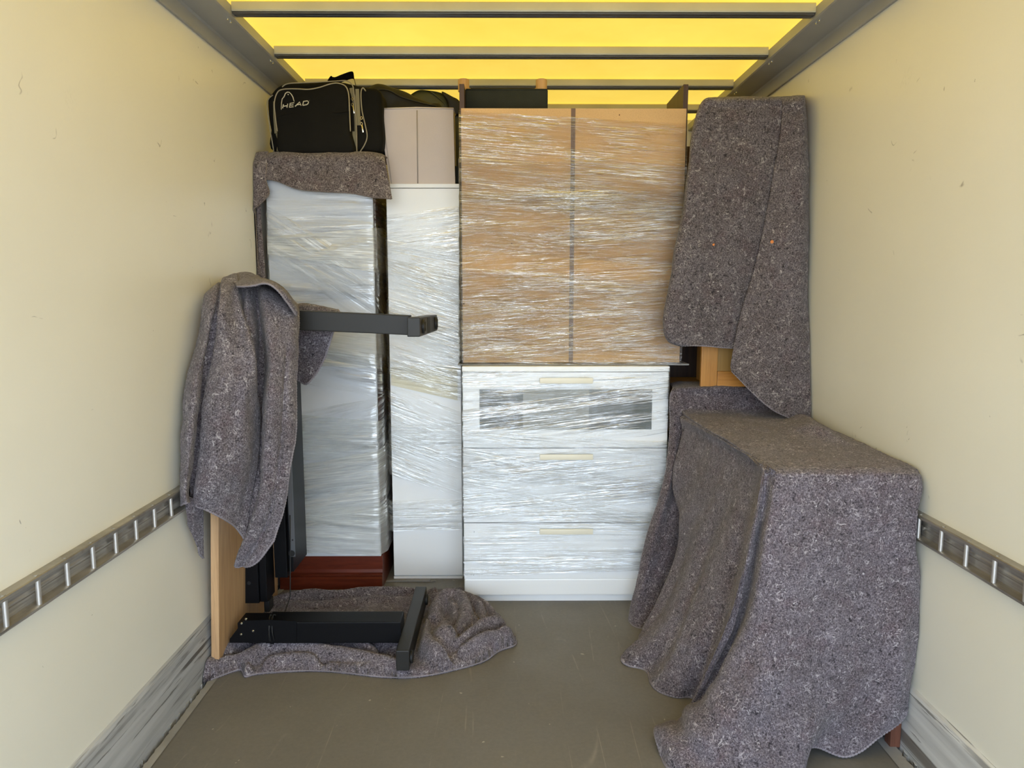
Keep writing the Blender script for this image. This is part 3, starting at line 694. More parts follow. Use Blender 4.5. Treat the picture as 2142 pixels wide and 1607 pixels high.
def ribbon(bm, pts, Y, w2, th=.0012):
    """flat strip following photo points; w2 = half widths"""
    ps = [A(x, y, Y) for x, y in pts]
    L = []; R_ = []
    for i, p in enumerate(ps):
        t = ps[min(i + 1, len(ps) - 1)] - ps[max(i - 1, 0)]; t.y = 0; t.normalize(); nn = Vector((t.z, 0, -t.x)); ww = w2[i] if isinstance(w2, (list, tuple)) else w2
        L.append((bm.verts.new(p - nn * ww), bm.verts.new(p - nn * ww + Vector((0, th, 0))))); R_.append((bm.verts.new(p + nn * ww), bm.verts.new(p + nn * ww + Vector((0, th, 0)))))
    for i in range(len(ps) - 1):
        bm.faces.new((L[i][0], L[i + 1][0], R_[i + 1][0], R_[i][0])); bm.faces.new((L[i][1], R_[i][1], R_[i + 1][1], L[i + 1][1]))
        bm.faces.new((L[i][0], L[i][1], L[i + 1][1], L[i + 1][0])); bm.faces.new((R_[i][0], R_[i + 1][0], R_[i + 1][1], R_[i][1]))
    bm.faces.new((L[0][0], R_[0][0], R_[0][1], L[0][1])); bm.faces.new((L[-1][0], L[-1][1], R_[-1][1], R_[-1][0]))
    bmesh.ops.recalc_face_normals(bm, faces=bm.faces); return bm
for L_, Y_, w_, t_ in (([(734, 184), (739, 205), (741, 240), (742, 280), (743, 317)], 2.992, [.006, .009, .0085, .009, .008], .01), ([(574, 212), (576, 245), (578, 279)], 2.992, [.005, .008, .007], .01),
                      ([(747, 186), (748, 215), (750, 262)], 2.993, [.007, .008, .008], .006), ([(578, 280), (583, 295), (580, 316)], 2.992, [.003, .003, .003], .01)):
    obj('gusset', ribbon(NB(), L_, Y_, w_, t_), M['gusset'], bg, label='grey-beige gusset panel')
bm = NB()
ribbon(bm, [(722, 181), (731, 196), (735, 215), (738, 245), (739, 274)], 2.986, [.003, .0045, .0045, .0045, .0045], .004)
obj('zip_flap', bm, M['nylon'], bg)
for px, py, ln in ((737, 207, 30), (756, 247, 30)):
    bm = NB(); tube(bm, [A(px + 2.2 * math.cos(a), py + 3 * math.sin(a), 2.978) for a in [k * math.pi / 5 for k in range(10)]], .0012, 6, closed=True)
    tube(bm, [A(px + 2.2 * math.cos(a), py + 12 + 3 * math.sin(a), 2.978) for a in [k * math.pi / 5 for k in range(10)]], .0014, 6, closed=True)
    beam(bm, A(px + 1, py + 15, 2.977), A(px + 3.5, py + ln, 2.977), (0, -1, 0), .005, .0018, .0005)
    obj('zip_pull', bm, M['zip'], bg, auto=40, label='silver zip pull')
obj('fold_line', tube(NB(), spline(P([(582, 244), (605, 238), (640, 236), (665, 236), (682, 232), (705, 236), (730, 233)], 2.942), 30), .0016, 6), M['nylon'], bg, smooth=True)
# logo: outline mark over the word
LG = 2.936; bm = NB()
ribbon(bm, [(588, 229), (588.5, 216), (590, 207), (594, 202), (597, 195), (601, 192.5), (605, 193), (609, 197), (612.5, 203), (615, 212)], LG, [.0008, .0009, .001, .0012, .0014, .0014, .0014, .0014, .0014, .001], .004)
cyl(bm, A(602.5, 197.5, LG), A(602.5, 197.5, LG) + Vector((0, .004, 0)), .0018, 10)
def glyph(strokes, x, y, sx_, sy_):
    for s in strokes:
        pts = []
        for (u, v) in s:
            X = x + u * sx_ + v * 1.6; pts.append((X, y - v * sy_ - (X - 590) * 0.145))
        ribbon(bm, pts, LG, .00135, .004)
Hs = [[(0, 0), (0, 1)], [(1, 0), (1, 1)], [(0, .5), (1, .5)]]
Es = [[(1, 0), (0, 0), (0, 1), (1, 1)], [(0, .5), (.9, .5)]]
As = [[(-.1, 0), (.62, 1), (1, 0)], [(.25, .35), (.85, .35)]]
Ds = [[(0, 0), (0, 1), (.75, 1), (1, .7), (1, .3), (.75, 0), (0, 0)]]
glyph(Hs, 591, 226.5, 9, 8); glyph(Es, 605, 226.5, 8.5, 8); glyph(As, 618, 226.5, 11.5, 8); glyph(Ds, 633, 226.5, 11, 8)
cyl(bm, A(646.5, 210, LG), A(646.5, 210, LG) + Vector((0, .004, 0)), .0007, 8)
obj('logo', bm, M['logo'], bg, label='pale printed head outline and word')
bm = NB()
hp = spline([A(683, 178, 3.03), A(692, 164, 3.02), A(700, 168, 3.03), A(716, 162, 3.03), A(737, 156, 3.03), A(741, 168, 3.03), A(744, 180, 3.04)], 30)
prev = None
for i, p in enumerate(hp):
    wd = .013 if 8 < i < 24 else .009
    a = bm.verts.new(p + Vector((0.002, -.010, wd * .7))); b = bm.verts.new(p + Vector((0.0, .012, -wd))); 
    c_ = bm.verts.new(p + Vector((0.002, -.008, wd * .7 - .004)));
    if prev: bm.faces.new((prev[0], a, b, prev[1])); 
    prev = (a, b)
r = bmesh.ops.solidify(bm, geom=bm.faces[:], thickness=.003); obj('handle', bm, M['nylon'], bg, smooth=True)
# rucksack / jacket heap behind, olive pack next to it
rk = thing('black_rucksack', 'limp black rucksack slumped between the sports bag and the olive pack', 'bag', (-0.5, 3.22, 1.655))
o1 = [(772, 330), (766, 250), (764, 205), (770, 184), (784, 175.5), (800, 176.5), (824, 184), (850, 194), (872, 204), (905, 216), (925, 224), (930, 300), (880, 330), (820, 335)]
obj('body', pillow(P(o1, 3.21), 3.195, 3.33, .02, .004, wr=.006, seed=9), M['nylon2'], rk, smooth=True)
obj('seam', tube(NB(), spline(P([(769, 205), (785, 190), (812, 189), (840, 203), (880, 215), (912, 222)], 3.182), 40), .0035, 8), M['nylon2'], rk, smooth=True)
bm = NB(); ribbon(bm, [(794, 258), (789, 256), (780, 252), (772, 250)], 3.178, .005, .004); ribbon(bm, [(770, 228), (775, 255), (782, 275)], 3.176, .003, .004); obj('strap', bm, M['piping'], rk, label='grey strap')
op = thing('olive_pack', 'olive green pack behind the storage box, beside the footstool', 'bag', (-0.33, 3.4, 1.655))
o2 = [(848, 330), (846, 230), (856, 202), (875, 191), (900, 190), (925, 196), (955, 214), (975, 235), (985, 300), (985, 385), (900, 385)]
obj('body', pillow(P(o2, 3.38), 3.35, 3.50, .02, .004, wr=.006, seed=19), M['olive'], op, smooth=True)
obj('strap', tube(NB(), spline(P([(900, 191), (918, 205), (934, 222), (938, 240)], 3.345), 20), .003, 6), M['olive'], op, smooth=True)
obj('side_flap', pillow(P([(925, 194), (945, 203), (962, 214), (962, 240), (944, 240), (934, 212)], 3.345), 3.325, 3.35, .006, .002, wr=.002), M['nylon2'], op, smooth=True)

# ================================================================== DESK ON ITS END
dk = thing('desk', 'desk on end against the left wall, beech top and black steel legs', 'desk', (-0.75, 2.5, 0))
def tilt(bm):
    for v in bm.verts: v.co.x += max(0, v.co.z) * 0.045
    return bm
obj('desktop', tilt(bx(-0.9555, -0.930, 2.262, 2.875, 0.004, 1.165, .0015)), M['beech'], dk)
obj('edge_band', tilt(bx(-0.9550, -0.9305, 2.2605, 2.262, 0.006, 1.163)), M['beech_edge'], dk, label='pale beech front edge')
# frame rail and tray standing off the underside
bm = NB(); box(bm, -0.900, -0.852, 2.50, 2.525, 0.135, 1.16, .002); box(bm, -0.862, -0.852, 2.50, 2.56, 0.135, 1.16, .001); box(bm, -0.930, -0.900, 2.50, 2.56, 0.135, 1.16, .001)
bm2 = NB()
fa = A(510, 1240, 2.50).x; fb = A(541, 1240, 2.50).x; fc = A(556, 1240, 2.50).x
bm.free(); bm = NB(); box(bm, fa, fb, 2.500, 2.57, 0.135, 1.14, .002); box(bm, fb + .0005, fc, 2.512, 2.60, 0.135, 1.14, .002); box(bm, -0.9295, fa, 2.52, 2.56, 0.5, 0.56); box(bm, -0.9295, fa, 2.52, 2.56, 0.14, 0.2)
obj('frame_rail', bm, M['black'], dk)
p = A(521, 1220, 2.50); bm = NB(); cyl(bm, (p.x, 2.4985, p.z), (p.x, 2.503, p.z), .0065, 16); obj('bolt_hole', bm, M['hole'], dk)
tz = A(580, 1209, 2.60).z; ta = fc + .002; tb = A(614, 1180, 2.62).x
bm = NB(); box(bm, ta, ta + .045, 2.60, 2.80, tz, 1.08, .002); box(bm, ta + .0455, tb, 2.62, 2.80, tz + .015, 1.08, .002)
obj('cable_tray', bm, M['black'], dk)
bm = NB(); q = A(611, 1000, 2.615); box(bm, A(604.5, 1100, 2.615).x, A(615.5, 1100, 2.615).x, 2.6135, 2.6165, A(604, 1165, 2.615).z, 1.08, .001)
obj('tray_edge', bm, plain('grey_steel_edge', (0.16, 0.17, 0.19), 0.35, 0.6), dk, label='grey steel edge')
bm = NB()
for px, py in ((607, 1133), (612, 1130)): c_ = A(px, py, 2.6130); cyl(bm, (c_.x, 2.6125, c_.z), (c_.x, 2.614, c_.z), .003, 10)
c_ = A(610, 1158, 2.613); cyl(bm, (c_.x, 2.6122, c_.z), (c_.x, 2.614, c_.z), .012, 16); obj('hole', bm, M['hole'], dk)
# lower leg: column lying along X, foot across
lt = [AZ(560, 1290, .145), AZ(856, 1290, .145)]
yc0, yc1 = AZ(700, 1302, .145).y, AZ(700, 1279, .145).y
xfoot = -0.352
obj('leg', bx(-0.80, xfoot, yc0, yc1 + .0, 0.072, 0.145, .003), M['black'], dk)
obj('inner_leg', bx(-0.890, -0.79, yc0 + .003, yc1 - .003, 0.075, 0.142, .002), M['black'], dk)
fn = AZ(850, 1366, .105); ff = AZ(879, 1228, .105)
bm = NB(); a = AZ(849, 1364, .100); b = AZ(880, 1229, .100)
beam(bm, (xfoot + .021, a.y, 0.070), (xfoot + .021, b.y, 0.070), (0, 0, 1), .042, .068, .0035); obj('foot', bm, M['charcoal'], dk)
bm = NB(); cyl(bm, (xfoot + .042, a.y + .035, .066), (xfoot + .050, a.y + .035, .066), .020, 18, bev=.001); obj('foot_pad', bm, M['hole'], dk, auto=40)
bm = NB(); cyl(bm, (xfoot + .042, b.y - .035, .066), (xfoot + .050, b.y - .035, .066), .020, 18, bev=.001); obj('foot_pad', bm, M['hole'], dk, auto=40)
# bracket plate at the corner with screws
pts = [(480, 1338), (497, 1315), (510, 1299), (560, 1297), (620, 1300), (620, 1345), (480, 1345)]
ypl = yc0 - .004
bm = NB(); vs = [bm.verts.new(A(x, y, ypl)) for x, y in pts]; f = bm.faces.new(vs)
for v in vs: v.co.z = max(v.co.z, 0.012)
r = bmesh.ops.extrude_face_region(bm, geom=[f]); bmesh.ops.translate(bm, vec=(0, .003, 0), verts=[v for v in r['geom'] if isinstance(v, bmesh.types.BMVert)]); bmesh.ops.recalc_face_normals(bm, faces=bm.faces)
obj('bracket', bm, M['black'], dk)
for px, py in ((514, 1296), (505, 1305), (529, 1321), (504, 1328)):
    c_ = A(px, py, ypl - .004); bm = NB(); cyl(bm, (c_.x, c_.y, c_.z), (c_.x, c_.y + .005, c_.z), .0038, 10, bev=.001); obj('screw', bm, M['screw'], dk, auto=40)
bm = NB(); c_ = A(556, 1262, 2.56); box(bm, c_.x - .004, c_.x + .016, 2.55, 2.60, c_.z - .03, c_.z + .012, .004); obj('motor_clip', bm, M['hole'], dk)
# upper leg reaching into the van
ya = 2.47
a0, a1 = A(600, 664, ya + .02), A(866, 682, ya + .02)
az = (A(700, 655, ya).z - A(700, 697, ya).z)
bm = NB(); beam(bm, A(596, 668, ya + .03), A(858, 680, ya + .03), (0, 0, 1), .06, az * .98, .003); obj('leg', bm, M['charcoal'], dk)
n0, n1 = A(865, 684.5, 2.30), A(900, 677, 2.30)
nx_ = n0.x; yn = 2.30
t = (1061 - 852.) / (1061 - 896.); yfar = yn * 1.245
bm = NB(); hz = abs(A(865, 665, yn).z - A(865, 706, yn).z)
beam(bm, (nx_, yn, n0.z), (nx_, yfar, n0.z - .011), (0, 0, 1), .040, hz, .003); ft = obj('foot', bm, M['charcoal'], dk)
for s in (.13, .87):
    c_ = Vector((nx_ + .020, yn + (yfar - yn) * s, n0.z - .011 * s)); bm = NB(); cyl(bm, c_, c_ + Vector((.008, 0, 0)), .024, 22, bev=.0012); fp = obj('foot_pad', bm, M['charcoal'], dk, auto=40)
    for sg in (1, -1):
        bm = NB(); beam(bm, c_ + Vector((.0085, -.014, -.014 * sg)), c_ + Vector((.0085, .014, .014 * sg)), (1, 0, 0), .004, .001)
        obj('cross_slot', bm, M['hole'], fp)
c_ = Vector((nx_ + .0203, yn + (yfar - yn) * .45, n0.z - .005)); bm = NB(); obox(bm, c_, (0, 1, -.019), (1, 0, 0), (0, 0, 1), .040, .0008, .026); obj('slot', bm, M['hole'], dk)
# loose cable
cb = []
for k in range(60):
    a = k / 59 * 2 * math.pi * 2.6; cb.append(Vector((-0.80 + .012 * math.sin(a * .37) + k * .0006, yc0 + .028 + .037 * math.cos(a), .108 + .048 * math.sin(a))))
tag(obj('cable', tube(NB(), [A(604, 1168, 2.60), A(590, 1180, 2.58), A(566, 1190, 2.57), A(553, 1200, 2.57)][:0] + cb + [Vector((-.765, 2.50, .16)), Vector((-.768, 2.53, .30)), Vector((-.77, 2.55, .44))], .0022, 6), M['hole'], smooth=True), 'thin black cable looped round the lower desk leg', 'cable')

# ================================================================== OAK CABINET, LOW CHEST, TABLE UNDER BLANKETS
ok = thing('oak_cabinet', 'golden oak cabinet under the tall hanging blanket, right corner', 'cabinet', (0.89, 2.9, 0.872))
oyf = 2.765; ox0 = A(1466, 780, oyf).x; ozb = 0.868
xs = A(1500, 780, oyf).x; zr = A(1520, 777, oyf).z
obj('body', bx(ox0 + .048, 1.070, oyf + .016, 3.02, ozb, 1.915, .002), M['oak'], ok)
dr = obj('door', (lambda b: (box(b, ox0, xs, oyf - .004, oyf + .015, ozb + .002, 1.915, .002), box(b, 1.00, 1.068, oyf - .004, oyf + .015, ozb + .002, 1.915, .002), b)[2])(NB()), M['oak'], ok)
for a_, b_ in ((ozb + .002, zr), (1.86, 1.915)): obj('door_rail', bx(xs + .0008, .9995, oyf - .004, oyf + .014, a_, b_, .0015), M['oak_x'], dr)
obj('door_panel', bx(xs + .0008, .9995, oyf + .004, oyf + .012, zr + .0005, 1.859), M['oak_panel'], dr, label='plain oak door panel')
lb = thing('low_cabinet', 'low box-shaped piece hidden under a purple-grey blanket, beneath the oak cabinet', 'cabinet', (0.86, 2.95, 0))
obj('body', bx(0.660, 1.055, 2.79, 3.20, 0.0, 0.855, .004), M['oak_panel'], lb)
gf = thing('filler', 'dark brown wardrobe far behind, added to darken the gap between shelf unit and oak cabinet', 'filler', (0.5, 3.55, 0))
obj('body', bx(0.05, 1.02, 3.26, 3.85, 0.0, 1.84, .002), M['walnut'], gf)  # added dark box; keeps the gap beside the oak cabinet dark
tb_ = thing('side_table', 'narrow table with a square brown leg, hidden under the large blanket', 'table', (0.88, 2.28, 0))
obj('tabletop', bx(0.718, 1.050, 1.900, 2.66, 0.735, 0.757, .003), M['leg_wood'], tb_)
obj('apron', (lambda b: (box(b, 0.74, 1.03, 1.925, 1.943, 0.66, 0.735), box(b, 0.74, 1.03, 2.61, 2.628, 0.66, 0.735), b)[2])(NB()), M['leg_wood'], tb_)
for x0_, y0_ in ((1.036, 1.862), (0.705, 1.895), (0.705, 2.62), (1.020, 2.62)):
    obj('leg', bx(x0_, x0_ + .028, y0_, y0_ + .030, 0.0, 0.735, .002), M['leg_wood'], tb_)

# ================================================================== BLANKETS
def grid_eval(G, nu, nv):
    """G rows x cols of world points -> dense grid by Catmull-Rom in both directions"""
    rows = [spline(r_, nu) for r_ in G]
    cols = [spline([rows[j][i] for j in range(len(rows))], nv) for i in range(nu + 1)]
    return [[cols[i][j] for i in range(nu + 1)] for j in range(nv + 1)]
def patch(bm, uvl, G, nu, nv, wr=0.004, wf=9.0, seed=0.0, th=0.005, fold=None, lim=None, flat=0.0012):
    g = grid_eval(G, nu, nv); H, W = len(g), len(g[0])
    # displaced along a smooth normal
    def nrm(j, i):
        a = g[min(j + 1, H - 1)][i] - g[max(j - 1, 0)][i]; b = g[j][min(i + 1, W - 1)] - g[j][max(i - 1, 0)]
        n = a.cross(b)
        return n.normalized() if n.length > 1e-9 else Vector((0, -1, 0))
    N = [[nrm(j, i) for i in range(W)] for j in range(H)]
    top, bot = [], []
    us = [0.0] * W
    for j in range(H):
        rt, rb = [], []; u = 0.0
        for i in range(W):
            p = g[j][i]; n = N[j][i]
            if i: u += (g[j][i] - g[j][i - 1]).length
            q = p * wf + Vector((seed, seed * 1.7, seed * .3))
            d = wr * noise.noise(q) + wr * 0.45 * noise.noise(q * 2.3) + flat * noise.noise(p * 75 + Vector((seed, 0, 0)))
            if fold: d += fold(i / (W - 1), j / (H - 1), p)
            a = p + n * d; b = a - n * th
            if lim: a = lim(a); b = lim(b)
            uvv = (u, p.z * 1.0 + p.y * .3)
            rt.append((bm.verts.new(a), uvv)); rb.append((bm.verts.new(b), uvv))
        top.append(rt); bot.append(rb)
    def F(q):
        f = bm.faces.new([x[0] for x in q])
        for l, x in zip(f.loops, q): l[uvl].uv = x[1]
    for j in range(H - 1):
        for i in range(W - 1):
            F((top[j][i], top[j + 1][i], top[j + 1][i + 1], top[j][i + 1])); F((bot[j][i], bot[j][i + 1], bot[j + 1][i + 1], bot[j + 1][i]))
    for j in range(H - 1):
        F((top[j][0], bot[j][0], bot[j + 1][0], top[j + 1][0])); F((top[j][-1], top[j + 1][-1], bot[j + 1][-1], bot[j][-1]))
    for i in range(W - 1):
        F((top[0][i], top[0][i + 1], bot[0][i + 1], bot[0][i])); F((top[-1][i], bot[-1][i], bot[-1][i + 1], top[-1][i + 1]))
    mid = lambda j, i: (top[j][i][0].co + bot[j][i][0].co) / 2
    return {'top': [mid(0, i) for i in range(W)], 'bottom': [mid(H - 1, i) for i in range(W)], 'left': [mid(j, 0) for j in range(H)], 'right': [mid(j, W - 1) for j in range(H)]}
def hem_bm(lines, r=.0042, seed=1):
    bm = NB(); rnd = random.Random(seed)
    for L in lines:
        tot = sum((L[i + 1] - L[i]).length for i in range(len(L) - 1)); n = max(8, int(tot / .0045)); pts = []
        acc = 0; k = 0; pos = [0]
        for i in range(len(L) - 1): pos.append(pos[-1] + (L[i + 1] - L[i]).length)
        for q in range(n + 1):
            s = tot * q / n
            while k < len(L) - 2 and pos[k + 1] < s: k += 1
            t = (s - pos[k]) / max(1e-9, pos[k + 1] - pos[k]); pts.append(L[k].lerp(L[k + 1], min(1, t)))
        tube(bm, pts, (lambda rr_: (lambda t_: rr_[min(len(rr_) - 1, int(t_ * (len(rr_) - 1) + .5))]))([r * (0.75 + 0.45 * (i % 2)) for i in range(n + 1)]), 6)
    return bm
lim_l = lambda x=XL + .004: (lambda v: Vector((max(v.x, x), v.y, v.z)))
def _near_rail(z):
    t = max(0.0, 1 - max(0.0, abs(z - .621) - .045) / .10); return t * t * (3 - 2 * t)
def limL(v): return Vector((max(v.x, XL + .003 + .026 * _near_rail(v.z)), v.y, max(v.z, 0.001)))
def limR(v):
    k = max(0.0, min(1.0, (.24 - v.z) / .06)); return Vector((min(v.x, XR - .004 - .026 * _near_rail(v.z) - .016 * k), v.y, max(v.z, 0.001)))
def limZ(v): return Vector((v.x, v.y, max(v.z, 0.001)))
def rowsY(L): return [[A(*p) for p in r_] for r_ in L]

def blanket(name, label, cat, mat, patches, hem_mat='hem', r=.0036, lim=None):
    bm = NB(); uvl = bm.loops.layers.uv.new('UVMap'); lines = []
    for pz in patches:
        e = patch(bm, uvl, pz['g'], pz.get('nu', 120), pz.get('nv', 120), pz.get('wr', .004), pz.get('wf', 9), pz.get('seed', 1), pz.get('th', .005), pz.get('fold'), pz.get('lim', lim))
        for h in pz.get('hem', ()): lines.append(e[h])
    xs = [v.co.x for v in bm.verts]
    o = obj(name, bm, mat, None, smooth=True); tag(o, label, cat)
    if lines: obj('hem', hem_bm(lines, r), M[hem_mat], o, smooth=True, label='pale overlocked edge stitching')
    return o

# --- 1: over the left cabinet
YT = 2.938
def shelf_pts():
    xs_ = [545, 590, 640, 690, 745, 790, 804]
    bot = [(556, 374), (580, 378), (620, 394), (670, 400), (735, 404), (778, 412), (819, 416)]
    topy = [322, 315, 318, 317, 317, 321, 326]
    rows = []
    rows.append([A(x, y, YT + .05) + Vector((0, .28, .012)) for x, y in zip(xs_, topy)])
    rows.append([A(x, y, YT + .05) + Vector((0, .05, .006)) for x, y in zip(xs_, topy)])
    rows.append([A(x, y + 5, YT - .006) for x, y in zip(xs_, topy)])
    for t in (.45, .75, 1.0):
        rows.append([A(x + (b[0] - x) * t, (y + 6) + (b[1] - y - 6) * t, YT - .010 - .012 * t - (.012 * t if k > 4 else 0) - (.01 * t if k % 2 else 0)) for k, (x, y, b) in enumerate(zip(xs_, topy, bot))])
    return rows
leftflap = rowsY([
    [(524, 324, 2.97), (540, 318, 2.96), (560, 316, 2.95)],
    [(522, 345, 2.925), (540, 342, 2.918), (557, 340, 2.92)],
    [(516, 390, 2.92), (535, 390, 2.91), (556, 378, 2.915)],
    [(512, 425, 2.915), (530, 420, 2.905), (562, 404, 2.90)],
    [(513, 446, 2.912), (528, 438, 2.90), (545, 426, 2.90)]])
leftunder = rowsY([
    [(513, 420, 2.93), (530, 420, 2.935), (545, 420, 2.94)],
    [(513, 470, 2.93), (531, 470, 2.935), (547, 470, 2.94)],
    [(519, 530, 2.93), (536, 530, 2.935), (552, 530, 2.94)],
    [(519, 600, 2.93), (538, 600, 2.935), (557, 600, 2.94)]])
leftunder2 = rowsY([
    [(511, 440, 2.91), (518, 442, 2.915), (524, 442, 2.92)],
    [(514, 480, 2.91), (522, 480, 2.912), (527, 480, 2.92)],
    [(522, 530, 2.912), (530, 530, 2.915), (536, 530, 2.92)],
    [(532, 575, 2.912), (538, 575, 2.915), (545, 575, 2.92)]])
blanket('moving_blanket', 'brown-grey felt blanket lying over the top of the left cabinet, under the bags', 'blanket', M['felt_top'],
        [dict(g=shelf_pts(), nu=120, nv=70, wr=.004, hem=('bottom', 'right'), th=.006), dict(g=leftflap, nu=30, nv=60, wr=.002, hem=('bottom', 'right')),
         dict(g=leftunder, nu=30, nv=60, wr=.003), dict(g=leftunder2, nu=16, nv=50, wr=.002, hem=('right',))], 'hem_dark', .0028, limL)

# --- 2: over the upended desk
def dfold(u, v, p):
    g = lambda c, w: math.exp(-((u - c) / w) ** 2)
    d = -.020 * g(.175 + .03 * v, .022) * min(1, v * 4) + .012 * g(.235 + .02 * v, .03) * min(1, v * 3)
    c2 = .36 + .27 * min(1, v / .62); d += (-.020 * g(c2, .020) + .012 * g(c2 - .05, .025)) * max(0, min(1, (v - .10) * 7)) * max(0, min(1, (1.02 - v) * 4))
    d += -.012 * g(.80 + .03 * math.sin(v * 4), .02) * max(0, min(1, (v - .3) * 4)) + .005 * math.sin(v * 19 + u * 14) * g(.5, .3)
    return d
def colgrid(cols): return [[A(*cols[i][j]) for i in range(len(cols))] for j in range(len(cols[0]))]
dcols = [
 [(440, 612, 2.60), (429, 616, 2.36), (425, 640, 2.28), (409, 720, 2.245), (390, 800, 2.18), (381, 900, 2.13), (376, 980, 2.10), (373, 1030, 2.09), (374, 1058, 2.09)],
 [(455, 600, 2.60), (446, 600, 2.36), (440, 640, 2.24), (428, 720, 2.19), (410, 800, 2.14), (399, 900, 2.10), (393, 980, 2.075), (388, 1030, 2.07), (390, 1052, 2.07)],
 [(470, 590, 2.60), (462, 588, 2.38), (458, 640, 2.245), (446, 720, 2.225), (432, 800, 2.205), (418, 900, 2.17), (410, 980, 2.15), (402, 1030, 2.14), (404, 1050, 2.14)],
 [(488, 580, 2.60), (478, 580, 2.40), (472, 640, 2.235), (468, 720, 2.19), (458, 800, 2.15), (447, 900, 2.12), (437, 980, 2.11), (430, 1035, 2.11), (425, 1066, 2.12)],
 [(505, 578, 2.62), (498, 575, 2.46), (495, 638, 2.28), (500, 720, 2.22), (492, 800, 2.17), (484, 900, 2.14), (474, 980, 2.13), (468, 1045, 2.14), (465, 1084, 2.15)],
 [(525, 578, 2.62), (520, 575, 2.48), (520, 625, 2.33), (526, 720, 2.24), (524, 800, 2.19), (516, 900, 2.17), (508, 990, 2.18), (500, 1060, 2.20), (494, 1105, 2.20)],
 [(540, 580, 2.64), (538, 580, 2.50), (539, 620, 2.40), (546, 720, 2.34), (548, 800, 2.32), (540, 900, 2.29), (532, 1000, 2.26), (522, 1075, 2.24), (510, 1138, 2.22)],
 [(556, 586, 2.64), (556, 584, 2.50), (553, 625, 2.32), (561, 720, 2.24), (563, 800, 2.21), (557, 900, 2.20), (547, 1000, 2.20), (530, 1095, 2.20), (488, 1184, 2.21)],
 [(580, 597, 2.66), (582, 596, 2.52), (585, 640, 2.33), (592, 720, 2.27), (592, 800, 2.24), (588, 900, 2.22), (578, 1010, 2.21), (556, 1110, 2.21), (510, 1189, 2.21)],
 [(600, 612, 2.66), (605, 616, 2.52), (614, 650, 2.36), (614, 720, 2.30), (611, 800, 2.27), (608, 900, 2.24), (598, 1000, 2.22), (577, 1100, 2.21), (538, 1176, 2.21)],
 [(610, 624, 2.66), (618, 632, 2.52), (625, 658, 2.40), (624, 720, 2.34), (621, 800, 2.30), (618, 900, 2.26), (608, 972, 2.23), (593, 1065, 2.22), (572, 1132, 2.21)]]
flap2 = colgrid([
 [(600, 640, 2.66), (600, 645, 2.60), (600, 700, 2.60), (605, 740, 2.60), (610, 775, 2.60), (618, 792, 2.60)],
 [(640, 636, 2.66), (640, 640, 2.57), (637, 700, 2.58), (634, 740, 2.59), (631, 778, 2.59), (630, 800, 2.59)],
 [(670, 641, 2.66), (672, 646, 2.57), (665, 700, 2.575), (655, 740, 2.58), (645, 780, 2.58), (638, 804, 2.58)],
 [(704, 648, 2.66), (709, 656, 2.57), (694, 702, 2.57), (680, 745, 2.57), (662, 778, 2.57), (644, 800, 2.57)]])
flapback = colgrid([
 [(374, 1040, 2.115), (379, 1075, 2.12), (395, 1105, 2.15), (412, 1145, 2.18)],
 [(395, 1040, 2.11), (400, 1080, 2.13), (408, 1115, 2.16), (418, 1158, 2.19)],
 [(426, 1050, 2.16), (426, 1090, 2.18), (426, 1125, 2.20), (427, 1168, 2.21)]])
overl = rowsY([
    [(497, 585, 2.50), (525, 578, 2.50), (560, 585, 2.50), (595, 605, 2.50), (620, 640, 2.50)],
    [(492, 592, 2.36), (525, 585, 2.33), (562, 588, 2.30), (598, 612, 2.30), (624, 648, 2.34)],
    [(495, 598, 2.30), (527, 596, 2.27), (562, 594, 2.25), (595, 622, 2.27), (621, 660, 2.32)]])
blanket('moving_blanket', 'grey felt blanket hanging over the upended desk at the left wall', 'blanket', M['felt_desk'],
        [dict(g=colgrid(dcols), nu=220, nv=200, wr=.007, wf=8, fold=dfold, hem=('bottom', 'right')), dict(g=flap2, nu=60, nv=70, wr=.004, hem=('right', 'bottom')),
         dict(g=flapback, nu=30, nv=50, wr=.004, hem=('bottom',)), dict(g=overl, nu=80, nv=24, wr=.003, hem=('bottom',), th=.006)], 'hem', .0036, limL)

